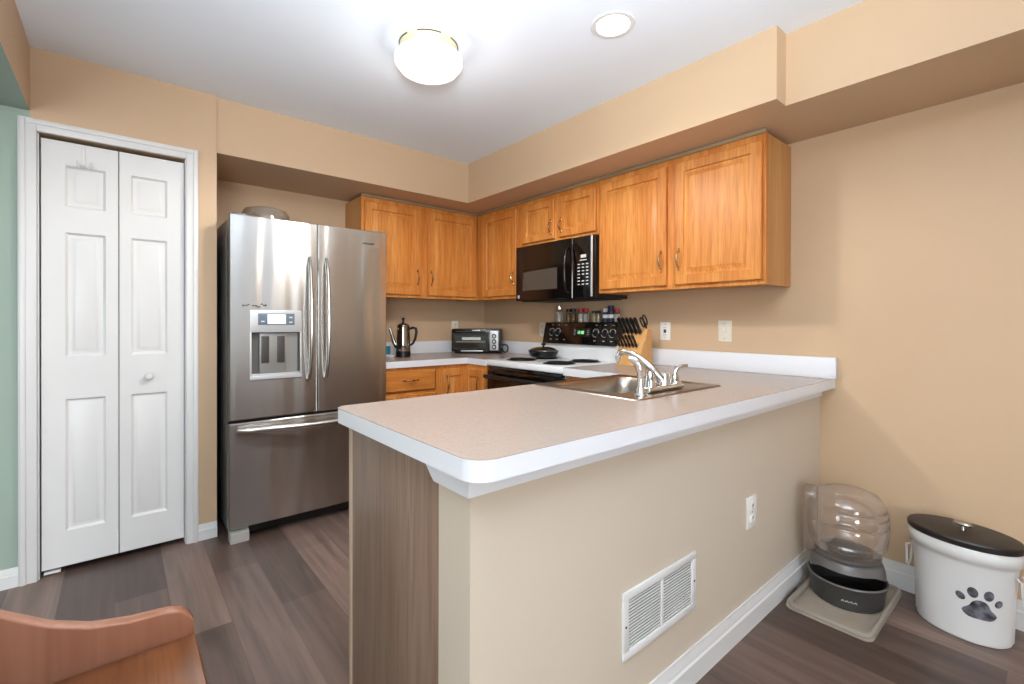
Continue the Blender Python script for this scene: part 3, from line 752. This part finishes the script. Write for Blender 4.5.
# ================================================================== SINK AND FAUCET
t = thing('sink', 'stainless drop-in sink set into the peninsula worktop', 'sink', (1.37, .955, ZCT))
W, D = .610, .540
def ringloft(b, loops):
    tt = bmesh.new(); R = [[tt.verts.new(p) for p in l] for l in loops]; n = len(R[0])
    for A, B in zip(R[:-1], R[1:]):
        for i in range(n): tt.faces.new((A[i], A[(i + 1) % n], B[(i + 1) % n], B[i]))
    return tt, R
def rp(x0, x1, y0, y1, r, z): return [(p[0], p[1], z) for p in rnd_poly(x0, x1, y0, y1, r, n=6)]
ix0, ix1, iy0, iy1 = .055, .555, .14, .488
tt, R = ringloft(None, [rp(0, W, 0, D, .02, .0005), rp(.003, W - .003, .003, D - .003, .02, .004), rp(.012, W - .012, .012, D - .012, .02, .005), rp(ix0 - .006, ix1 + .006, iy0 - .006, iy1 + .006, .06, .0035),
                        rp(ix0, ix1, iy0, iy1, .06, -.002), rp(ix0 + .008, ix1 - .008, iy0 + .008, iy1 - .008, .06, -.06), rp(ix0 + .02, ix1 - .02, iy0 + .02, iy1 - .02, .06, -.155), rp(ix0 + .05, ix1 - .05, iy0 + .05, iy1 - .05, .045, -.168)])
tt.faces.new(R[-1]); bmesh.ops.recalc_face_normals(tt, faces=tt.faces[:])
b = MB(); b._add(tt); b.build('basin', M['sinksteel'], t, 50)
MB().lathe([(0, -.1675), (.03, -.1675), (.042, -.164), (.044, -.167)], (.305, .31, 0), 24).build('drain', M['chrome'], t)

t = thing('faucet', 'chrome kitchen faucet with single lever at the sink front', 'faucet', (1.62, 1.035, ZCT + .005))
MB().box(-.10, .15, -.026, .026, 0, .022, .009, 3).build('base_plate', M['chrome'], t)
MB().lathe([(.024, .02), (.023, .03), (.020, .05), (.021, .06), (.019, .066), (0, .066)], (.035, 0, 0), 24).build('body', M['chrome'], t)
pts = [(.02, .0, .04), (.004, .02, .070), (-.008, .045, .100), (-.016, .078, .124), (-.024, .115, .141), (-.028, .145, .146), (-.030, .162, .142), (-.031, .170, .128)]
sp = MB().tube(pts, [.017, .016, .0145, .013, .012, .012, .012, .011], 14).build('spout', M['chrome'], t)
MB().lathe([(0, -.02), (.012, -.02), (.013, .0), (.0, .002)], (-.031, .171, .126), 16).build('aerator', M['chrome'], sp)
b = MB().lathe([(.023, .018), (.022, .032), (.016, .048), (.013, .056), (0, .058)], (.115, .0, 0), 20)
b.build('handle_base', M['chrome'], t)
MB().tube([(.115, 0, .05), (.120, -.002, .066), (.130, -.006, .080), (.146, -.012, .088), (.172, -.022, .089)], [.012, .011, .009, .008, .007], 12, flat=.75).build('lever', M['chrome'], t)
MB().lathe([(.022, .018), (.021, .04), (.015, .068), (.008, .078), (0, .08)], (-.06, 0, 0), 20).build('handle_base', M['chrome'], t)
t = thing('sink_sprayer', 'chrome side sprayer standing left of the faucet', 'sprayer', (1.455, 1.005, ZCT + .005))
MB().lathe([(.0, 0), (.026, 0), (.026, .005), (.018, .012), (.015, .03), (.0, .031)], seg=22).build('collar', M['chrome'], t)
MB().tube([(0, 0, .028), (0, 0, .05), (.001, .001, .085), (-.003, .005, .112), (-.013, .018, .132), (-.026, .034, .138)], [.012, .011, .013, .016, .015, .010], 14).build('wand', M['chrome'], t)

# ================================================================== WALL PLATES, VENT
def plate(label, loc, rotz, kind, m='plate', W=.072, H=.116, cat='outlet'):
    t = thing('wall_outlet' if kind != 'switch' else 'light_switch', label, cat, loc, rotz)
    MB().box(-W / 2, W / 2, -.006, -.0003, -H / 2, H / 2, .002).build('cover_plate', M[m], t)
    if kind == 'duplex':
        for z in (.024, -.024):
            r = MB().lathe([(0, -.0085), (.0165, -.0085), (.0172, -.006)], (0, 0, z), 20, rot=Matrix(((1, 0, 0), (0, 0, 1), (0, -1, 0)))) if False else MB().box(-.016, .016, -.0085, -.005, z - .015, z + .015, .004)
            r = r.build('receptacle', M[m], t)
            b = MB()
            for x in (-.006, .006): b.box(x - .0015, x + .0015, -.0092, -.008, z - .002, z + .008)
            b.cyl((0, -.008, z - .008), (0, -.0092, z - .008), .0025, 8); build_split(b, 'slot', M['slot'], r)
    elif kind == 'gfci':
        r = MB().box(-.017, .017, -.0085, -.005, -.034, .034, .002).build('receptacle', M[m], t)
        b = MB(); b.box(-.009, .009, -.0098, -.008, -.012, .010, .001)
        for z in (-.024, .022):
            for x in (-.006, .006): b.box(x - .0013, x + .0013, -.0092, -.008, z - .004, z + .004)
        build_split(b, 'slot', M['slot'], r)
    elif kind == 'switch':
        r = MB().box(-.006, .006, -.014, -.005, -.008, .012, .002).build('toggle', M['plate_w'], t)
    b = MB()
    for z in ((-.042, .042) if kind != 'duplex' else (0,)): b.cyl((0, -.0055, z), (0, -.007, z), .003, 10)
    build_split(b, 'screw', M['nickel'], t)
    return t
plate('ivory outlet on right wall between toaster oven and stove', (XB, 2.80, 1.125), RB, 'duplex')
plate('white outlet with dark slots right of the knife block', (XB, 1.665, 1.131), RB, 'gfci', 'plate_w')
plate('ivory switch plate on right wall, right end of the backsplash run', (XB, 1.28, 1.137), RB, 'switch', 'plate', .078, .122, 'switch')
t = plate('ivory outlet with a plug behind the toaster oven', (2.345, YA, 1.135), 0, 'duplex')
b = MB().box(-.018, .016, -.04, -.0095, -.042, -.008, .006); b.build('plug', M['plate'], t)
plate('white outlet low on the tan half wall above the baseboard', (1.893, PY0, .447), 0, 'duplex', 'plate_w', .085, .122)
t = thing('air_vent', 'white slatted return vent low on the half wall', 'vent', (1.07, PY0, .238))
W, H = .394, .192
b = MB(); f = .026
b.box(0, W, -.008, -.0005, 0, f, .003); b.box(0, W, -.008, -.0005, H - f, H, .003); b.box(0, f, -.008, -.0005, f - .003, H - f + .003, .002); b.box(W - f, W, -.008, -.0005, f - .003, H - f + .003, .002)
b.box(W / 2 - .006, W / 2 + .006, -.007, -.001, f - .002, H - f + .002, .001)
b.build('frame', M['white'], t)
MB().box(f, W - f, -.0012, -.0004, f, H - f).build('backing', M['duct'], t)
b = MB(); n = 15
for i in range(n):
    z = f + .002 + (H - 2 * f - .004) * (i + .5) / n
    b.M = Matrix.Translation((0, -.0042, z)) @ Matrix.Rotation(math.radians(12), 4, 'X')
    b.box(f, W - f, -.0011, .0011, -.0027, .0027)
b.build('slats', M['white'], t)
b = MB()
for x in (.012, W - .012): b.lathe([(0, -.0095), (.003, -.009), (.004, -.0078)][::-1], (x, 0, H / 2), 10) if False else b.cyl((x, -.0078, H / 2), (x, -.0095, H / 2), .0035, 10)
build_split(b, 'screw', M['slot'], t)

# ================================================================== COUNTER ITEMS
ZK = ZCT + .0003
ay = math.radians(-40)
t = thing('percolator', 'stainless coffee percolator with black base on the back worktop', 'percolator', (1.672, 3.30, ZK), ay)
MB().lathe([(0, 0), (.052, 0), (.056, .004), (.056, .042), (.053, .046), (0, .046)], seg=32).build('base', M['black'], t)
MB().lathe([(.053, .046), (.055, .05), (.054, .10), (.050, .19), (.047, .232), (.048, .238), (0, .238)], seg=32).build('body', M['pot'], t)
ld = MB().lathe([(.048, .238), (.045, .246), (.03, .256), (.012, .262), (0, .262)], seg=32).build('lid', M['pot'], t)
MB().lathe([(0, .26), (.010, .262), (.008, .28), (.012, .29), (.011, .302), (0, .306)], seg=18).build('lid_knob', M['black'], ld)
MB().tube([(-.045, 0, .075), (-.07, 0, .11), (-.085, 0, .16), (-.098, 0, .205), (-.107, 0, .225)], [.020, .017, .013, .011, .009], 14).build('spout', M['pot'], t)
MB().tube([(.048, 0, .215), (.075, 0, .226), (.098, 0, .22), (.102, 0, .19), (.092, 0, .14), (.075, 0, .105), (.052, 0, .09)], [.009, .010, .011, .011, .010, .009, .008], 12).build('handle', M['black'], t)
t = thing('sponge_holder', 'small blue cup beside the percolator and refrigerator', 'cup', (1.567, 3.385, ZK))
MB().lathe([(0, 0), (.034, 0), (.038, .09), (.036, .09), (.032, .006), (0, .006)], seg=24).build('cup_body', M['blue'], t)
MB().lathe([(.036, .084), (.040, .086), (.040, .092), (.036, .093)], seg=24).build('rim', M['label_w'], t)
t = thing('small_dish', 'small white dish in front of the blue cup', 'dish', (1.545, 3.26, ZK))
MB().lathe([(0, 0), (.026, 0), (.042, .018), (.044, .022), (.040, .021), (.024, .005), (0, .005)], seg=28).build('dish_body', M['label_w'], t)

# toaster oven, angled across the corner
t = thing('toaster_oven', 'black toaster oven with three knobs in the worktop corner', 'toaster oven', (2.335, 3.265, ZK), math.radians(-42))
TW, TD, TH = .43, .25, .212
MB().box(-TW / 2, TW / 2, .012, TD, .014, TH, .014, 3).build('body', M['toaster'], t)
MB().box(-TW / 2 + .004, TW / 2 - .004, 0, .016, .016, TH - .003, .006).build('front_frame', M['toaster'], t)
d = MB().front([-.198, -.185, .092, .105], [.034, .05, .158, .176], {(1, 1): 1}, -.008, .0, [(.002, .003)], .003).build('door', M['toaster'], t)
MB().box(-.184, .091, -.0062, -.005, .051, .157).build('window', M['greyglass'], d)
b = MB().tube([(-.17, -.01, .178), (-.17, -.03, .186), (.08, -.03, .186), (.08, -.01, .178)], .007, 10); b.build('handle', M['black'], d)
b = MB(); 
for z in (.098, .104): b.tube([(-.17, -.0066, z), (.08, -.0066, z)], .0018, 6)
for z in (.128,): b.box(-.12, .04, -.0068, -.006, z - .012, z + .012)
build_split(b, 'rack', M['steel2'], d)
cp = MB().box(.118, .192, -.008, .0, .028, .196, .004).build('control_strip', M['silver'], t)
for z in (.058, .104, .150):
    k = MB().lathe([(.020, .008), (.019, .02), (.015, .026), (0, .026)], (.155, 0, z), 20, rot=Matrix(((1, 0, 0), (0, 0, -1), (0, 1, 0)))).build('knob', M['black'], cp)
    MB().lathe([(.011, .0262), (.009, .029), (0, .029)], (.155, 0, z), 16, rot=Matrix(((1, 0, 0), (0, 0, -1), (0, 1, 0)))).build('knob_cap', M['silver'], k)
MB().box(-.13, .06, -.0105, -.008, .018, .028, .001).build('crumb_tray', M['silver'], t)
MB().box(-.035, .035, -.003, .002, .193, .203, .001).build('emblem', M['silver'], t)
b = MB()
for x in (-.18, .18):
    for y in (.04, .21): b.cyl((x, y, 0), (x, y, .016), .012, 12)
build_split(b, 'foot', M['black'], t)
pts = [(.205, .12, .06), (.225, .09, .075)] + [(.245 + .026 * math.cos(a), .07, .042 + .034 * math.sin(a)) for a in [2.2 - i * .45 for i in range(13)]]
MB().tube(pts, .006, 8).build('power_cord', M['black'], t)

# spice shakers along the stove top
def shaker(y, r, Ht, body, cap, label, capH=.025, x=2.637, fill=.8):
    r *= 1.14
    t = thing('spice_shaker', label, 'shaker', (x, y + .020, 1.1852), 0, 'spice shakers on top of the stove')
    MB().lathe([(0, 0), (r, 0), (r * 1.02, .004), (r, Ht - capH - .012), (r * .82, Ht - capH), (0, Ht - capH)], seg=20).build('bottle', M['jar'] if body != 'label' else M['navy'], t)
    if body != 'label': MB().lathe([(0, .003), (r * .86, .003), (r * .86, (Ht - capH) * fill), (0, (Ht - capH) * fill)], seg=20).build('contents', M[body], t)
    else: MB().lathe([(r * 1.03, .03), (r * 1.03, .055)], seg=20).build('label_band', M['label_w'], t)
    MB().lathe([(r * .84, Ht - capH), (r * .9, Ht - capH + .002), (r * .88, Ht - .004), (r * .7, Ht), (0, Ht)], seg=20).build('cap', M[cap], t)
shaker(2.548, .025, .13, 'salt', 'chrome', 'tall glass shaker of salt with metal cap, far left on stove', .03)
shaker(2.452, .019, .103, 'spice_tan', 'black', 'brown spice jar with dark cap, next to the tall salt shaker')
shaker(2.402, .019, .103, 'spice_tan', 'black', 'brown spice jar with dark cap, next to the red-capped jars')
shaker(2.326, .019, .102, 'salt', 'red', 'white-filled jar with red cap, left one of the red pair')
shaker(2.276, .019, .102, 'salt', 'red', 'white-filled jar with red cap, right one of the red pair')
shaker(2.198, .016, .084, 'cream', 'black', 'small pale jar with black cap, left of the small pair', .016)
shaker(2.160, .016, .084, 'cream', 'black', 'small pale jar with black cap, right of the small pair', .016)
shaker(2.096, .018, .098, 'label', 'label_w', 'navy spice bottle with white cap and band')
shaker(2.046, .020, .118, 'label', 'navy', 'tall all-navy spice bottle with white band behind the knives')
shaker(1.998, .018, .095, 'salt', 'red', 'red-capped jar at right end, half hidden by the knives', x=2.642)

# knife block
KB = (2.535, 1.80, ZK)
t = thing('knife_block', 'light beech knife block standing beside the stove', 'knife block', KB, RB)
KW = .092
MB().prism([(-.065, 0), (.075, 0), (.048, .226), (.012, .232), (-.012, .152), (-.030, .148), (-.060, .072)], -KW, KW, 'YZ', .003).build('block', M['block'], t)
kd = Vector((0, -.58, .81)).normalized()
MKr = Matrix.Rotation(RB, 3, 'Z')
def knife(lx, base, L, r, label, name='kitchen_knife', group='knives in the block'):
    k = thing(name, label, 'knife', Vector(KB) + MKr @ Vector((lx, base[0], base[1])), RB, group)
    pts = [kd * (.012 + L * q) + Vector((0, .004 * math.sin(PI * q), 0)) for q in (0, .12, .35, .6, .85, 1.0)]
    MB().tube(pts, [r, r * 1.1, r * .9, r * 1.0, r * 1.15, r * .8], 10, flat=.62).build('handle', M['knife'], k)
    MB().tube([-kd * .012 + kd * .014, kd * .0145], [r * .9, r * .95], 10, flat=.6).build('bolster', M['steel2'], k)
    b = MB()
    for q in (.3, .6): b.cyl(kd * (.012 + L * q) + Vector((-r * .66, 0, 0)), kd * (.012 + L * q) + Vector((r * .66, 0, 0)), .0022, 8)
    build_split(b, 'rivet', M['steel2'], k)
    return k
ORD = ['leftmost', 'second from left', 'third from left', 'fourth from left', 'fifth from left', 'sixth from left']
for i in range(6):
    knife(-.076 + i * .026, (-.0445, .110), .088, .0100, 'slim black steak knife in lower row of the block, ' + ORD[i], 'steak_knife', 'steak knives in the block')
for i in range(5):
    knife(-.074 + i * .031, (.0005, .194), .115, .0138, 'large black-handled knife in upper row of the block, ' + ORD[i])
sc = thing('kitchen_scissors', 'black loop-handled scissors at the right end of the knife block', 'scissors', Vector(KB) + MKr @ Vector((.075, .027, .231)), RB)
for s in (-1, 1):
    pts = [kd * (.06 + .036 * math.cos(a)) + Vector((0, .87, .5)) * (s * .016 + .014 * math.sin(a)) for a in [2 * PI * i / 18 for i in range(18)]]
    MB().tube(pts, .0048, 8, closed=True).build('finger_loop', M['knife'], sc)
MB().tube([kd * -.002, kd * .028], [.007, .009], 10, flat=.6).build('shank', M['knife'], sc)

# ================================================================== CEILING LIGHTS
t = thing('ceiling_light', 'lit white mushroom globe ceiling light with brass collar', 'ceiling light', (1.06, 1.85, ZC))
MB().lathe([(0, 0), (.128, 0), (.128, -.022), (.118, -.04), (.10, -.044), (0, -.044)], seg=48).build('collar', M['brass'], t)
b = MB()
for a0, a1 in ((.3, .95), (1.1, 1.3), (1.5, 2.3), (2.6, 3.4), (3.8, 4.6), (5.0, 5.9)):
    b.tube([(.1285 * math.cos(a0 + (a1 - a0) * i / 8), .1285 * math.sin(a0 + (a1 - a0) * i / 8), -.010) for i in range(9)], .0028, 6)
build_split(b, 'vent_slot', M['slot'], t)
MB().lathe([(.105, -.040), (.135, -.048), (.150, -.066), (.149, -.086), (.130, -.112), (.09, -.130), (.04, -.138), (0, -.140)], seg=48).build('glass_globe', M['globe'], t)
t = thing('recessed_light', 'lit recessed downlight in the ceiling near the soffit', 'ceiling light', (1.574, 1.229, ZC))
MB().lathe([(.066, -.001), (.07, -.006), (.088, -.005), (.092, -.0005)], seg=40).build('trim_ring', M['white'], t)
MB().lathe([(.067, -.003), (.04, -.0045), (0, -.005)], seg=40).build('lens', M['lamp_lens'], t)
def spot(name, loc, tgt, power, col, ang, blend, rad):
    d = bpy.data.lights.new(name, 'SPOT'); d.energy = power; d.color = col; d.spot_size = math.radians(ang); d.spot_blend = blend; d.shadow_soft_size = rad
    o = bpy.data.objects.new(name, d); COL.objects.link(o); o.location = loc
    o.rotation_euler = (Vector(tgt) - Vector(loc)).to_track_quat('-Z', 'Y').to_euler(); return o
d = bpy.data.lights.new('globe_bulb', 'POINT'); d.energy = 3.5; d.color = (1, .96, .91); d.shadow_soft_size = .06
o = bpy.data.objects.new('globe_bulb', d); COL.objects.link(o); o.location = (1.06, 1.85, ZC - .215)
spot('globe_downlight', (1.06, 1.85, ZC - .150), (1.06, 1.85, 0), 78, (1, .95, .89), 172, .3, .10)
spot('recessed_bulb', (1.574, 1.229, ZC - .012), (1.574, 1.229, 0), 9, (1, .88, .72), 150, .6, .06)

# ================================================================== DOG CORNER
t = thing('feeding_tray', 'taupe plastic tray under the pet feeder', 'tray', (2.375, .612, 0))
W, D = .51, .30
poly = rnd_poly(-W / 2, W / 2, -D / 2, D / 2, .03)
b = MB(); b.prism(poly, .0005, .010, 'XY', .003); b.build('tray_floor', M['mat_p'], t)
b = MB(); ring = [(p[0], p[1], .016) for p in rnd_poly(-W / 2 + .012, W / 2 - .012, -D / 2 + .012, D / 2 - .012, .03, n=5)]
b.tube(ring, .0115, 8, closed=True); b.build('rim', M['mat_r'], t)
t = thing('pet_feeder', 'gravity pet feeder with clear tank and charcoal bowl', 'pet feeder', (2.395, .612, .0105), math.radians(-74))
# bowl: oval, facing -y locally
Z3 = lambda pr, sx, sy, cy=0: MB().lathe(pr, (0, cy, 0), 48, sx, sy)
Z3([(0, 0), (.122, 0), (.132, .01), (.146, .088), (.150, .096), (.146, .101), (.140, .096), (.128, .03), (.11, .018), (0, .018)], .95, .90, -.012).build('bowl', M['feeder'], t)
MB().lathe([(.148, .094), (.151, .098), (.148, .104), (.143, .102)], (0, -.012, 0), 48, .95, .90).build('bowl_rim', M['feeder_l'], t)
# hood: dome with the front cut open
b = MB(); tt = bmesh.new(); seg = 40; rings = []
for r, z in ((.140, .10), (.141, .125), (.138, .15), (.130, .172), (.112, .186), (.085, .19)):
    rings.append([(.95 * r * math.cos(2 * PI * i / seg), r * .90 * math.sin(2 * PI * i / seg), z) for i in range(seg)])
RV = []
for k, rg in enumerate(rings):
    row = []
    for i, p in enumerate(rg):
        a = 2 * PI * i / seg; fr = max(0.0, -math.sin(a))
        z = p[2]
        lift = .046 * min(1, fr * 1.35)
        z = max(z, .10 + lift) if k < 3 else z
        row.append(tt.verts.new((p[0], p[1] + .0, z)))
    RV.append(row)
for A, B in zip(RV[:-1], RV[1:]):
    for i in range(seg): tt.faces.new((A[i], A[(i + 1) % seg], B[(i + 1) % seg], B[i]))
tt.faces.new(RV[-1]); bmesh.ops.recalc_face_normals(tt, faces=tt.faces[:]); b._add(tt)
b.build('hood', M['feeder_l'], t, 60)
b = MB()
for x in (-.022, -.008, .006, .02): b.tube([(x, -.1465, .046), (x + .006, -.147, .052), (x + .010, -.1465, .045)], .0016, 6)
b.build('emblem', M['mark'], t)
tk = MB().lathe([(.085, .191), (.108, .194), (.124, .206), (.136, .228), (.145, .248), (.139, .256), (.148, .266), (.150, .30), (.1525, .323), (.146, .331), (.152, .339), (.150, .36), (.149, .383), (.142, .391), (.144, .399), (.134, .42), (.115, .444), (.085, .458), (.045, .464), (0, .465)], (0, 0, 0), 56, .96, .94).build('tank', M['tank'], t, 50)
MB().lathe([(.102, .186), (.118, .188), (.120, .197), (.108, .199)], seg=48).build('tank_collar', M['feeder_l'], tk)
MB().lathe([(0, .196), (.07, .196), (.075, .206), (.05, .222), (0, .226)], seg=32).build('tank_neck', M['feeder'], tk)
# translucent rounded block beside the tank, towards the half wall
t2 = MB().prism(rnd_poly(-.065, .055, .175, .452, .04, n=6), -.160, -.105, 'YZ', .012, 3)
t2.build('tank_side_shape', M['smoky'], t)

BA = 1.35
t = thing('pet_food_bin', 'white oval dog food bin with black lid and paw print', 'bin', (2.520, .265, 0), BA)
def bprof(z):   # half axes of the shell at height z
    q = z / .345; return .137 + .021 * q, .102 + .006 * q
pr = []
b = MB(); tt = bmesh.new(); seg = 64
def oring(a, c, z): return [tt.verts.new((a * math.cos(2 * PI * i / seg), c * math.sin(2 * PI * i / seg), z)) for i in range(seg)]
zs = [(0.0, -.006), (.006, 0), (.10, 0), (.20, 0), (.285, 0), (.30, .004), (.306, .010), (.325, .013), (.345, .011), (.352, .006)]
R = []
for z, d in zs: a, c = bprof(z); R.append(oring(a + d, c + d, z))
a, c = bprof(.3); R.append(oring(a - .004, c - .004, .345)); R.append(oring(a - .012, c - .012, .02))
for A, B in zip(R[:-1], R[1:]):
    for i in range(seg): tt.faces.new((A[i], A[(i + 1) % seg], B[(i + 1) % seg], B[i]))
tt.faces.new(R[0]); tt.faces.new(R[-1]); bmesh.ops.recalc_face_normals(tt, faces=tt.faces[:]); b._add(tt)
b.build('body', M['binwhite'], t, 40)
ld = MB().lathe([(0, .353), (.168, .353), (.172, .357), (.173, .372), (.168, .378), (.158, .380), (0, .381)], (0, 0, 0), 64, 1, .70).build('lid', M['lid'], t)
b = MB().lathe([(0, .380), (.009, .381), (.007, .395), (.010, .399), (0, .401)], seg=18); b.lathe([(0, .398), (.026, .399), (.031, .404), (.026, .411), (0, .413)], (0, 0, 0), 24, 1.0, .55)
b.build('lid_handle', M['steel2'], ld)
for s in (-1, 1):
    a, c = bprof(.28)
    x = s * (a + .004)
    pts = [(x, -.022, .268), (x + s * .006, -.026, .262)] + [(x + s * (.012 + .006 * math.sin(PI * q)), -.026 + .052 * q, .262 - .098 * math.sin(PI * q) ** .5) for q in [i / 12 for i in range(13)]] + [(x + s * .006, .026, .262), (x, .022, .268)]
    MB().tube(pts, .0042, 8).build('handle', M['binwhite'], t)
# paw print wrapped on the bin side; phi = angle around the bin
def paw_patch(b, phi0, z0, rw, rh, tilt=0.0, shape=None):
    tt = bmesh.new(); n = 28
    def P(u, z):
        a, c = bprof(z); ph = phi0 + u / .118
        return Vector(((a + .0008) * math.cos(ph), (c + .0008) * math.sin(ph), z))
    ctr = tt.verts.new(P(0, z0)); prev = None; rings = []
    for q in (.5, 1.0):
        row = []
        for i in range(n):
            th = 2 * PI * i / n; k = shape(th) if shape else 1
            u, z = rw * q * k * math.cos(th), rh * q * k * math.sin(th)
            u, z = u * math.cos(tilt) - z * math.sin(tilt), u * math.sin(tilt) + z * math.cos(tilt)
            row.append(tt.verts.new(P(u + 0, z0 + z)))
        rings.append(row)
    for i in range(n):
        tt.faces.new((ctr, rings[0][i], rings[0][(i + 1) % n]))
        tt.faces.new((rings[0][i], rings[1][i], rings[1][(i + 1) % n], rings[0][(i + 1) % n]))
    bmesh.ops.recalc_face_normals(tt, faces=tt.faces[:]); b._add(tt)
PH = 2.15      # centre of the print
b = MB(); K = .118
paw_patch(b, PH, .128, .038, .034, 0, lambda th: 1 + .22 * math.cos(3 * (th - PI / 2)) * (1 if math.sin(th) > -.3 else .6))
for du, dz, rw, rh, tl in ((-.045, .168, .0105, .0145, .35), (-.018, .192, .0125, .019, .1), (.019, .192, .0125, .019, -.1), (.045, .168, .0105, .0145, -.35)):
    paw_patch(b, PH + du / K, dz, rw, rh, tl)
b.build('paw_print', M['paw'], t, 60)

# ================================================================== WOODEN CHAIR (lower left)
t = thing('wooden_chair', 'worn brown wooden chair with low curved side rails, bottom left', 'chair', (-.15, 1.10, 0))
X = lambda v: v + .15
Y = lambda v: v - 1.10
MB().box(X(-.43), X(.137), Y(.845), Y(1.3275), .415, .450, .006, 3).build('seat', M['chairwood'], t)
top = [(.135, .452), (.134, .476), (.128, .49), (.112, .508), (.095, .514), (.078, .518), (.016, .523), (-.05, .537), (-.11, .564), (-.18, .613), (-.25, .68), (-.32, .76), (-.38, .83), (-.43, .86), (-.43, .452)]
for y0, y1 in ((1.328, 1.362), (.81, .844)):
    MB().prism([(X(a), z - .03 if z < .46 else z) for a, z in top], Y(y0), Y(y1), 'XZ', .005, 3).build('side_rail', M['chairrail'], t)
MB().box(X(-.455), X(-.43), Y(.81), Y(1.362), .40, .87, .008, 3).build('back_panel', M['chairwood'], t)
for x in (-.40, .085):
    for y in (.87, 1.30):
        MB().lathe([(0, 0), (.016, 0), (.018, .02), (.021, .15), (.026, .24), (.020, .27), (.024, .30), (.024, .416), (0, .416)], (X(x), Y(y), 0), 16).build('leg', M['chairwood'], t)
for y in (.87, 1.30): MB().cyl((X(-.385), Y(y), .18), (X(.07), Y(y), .18), .011, 12).build('stretcher', M['chairwood'], t)
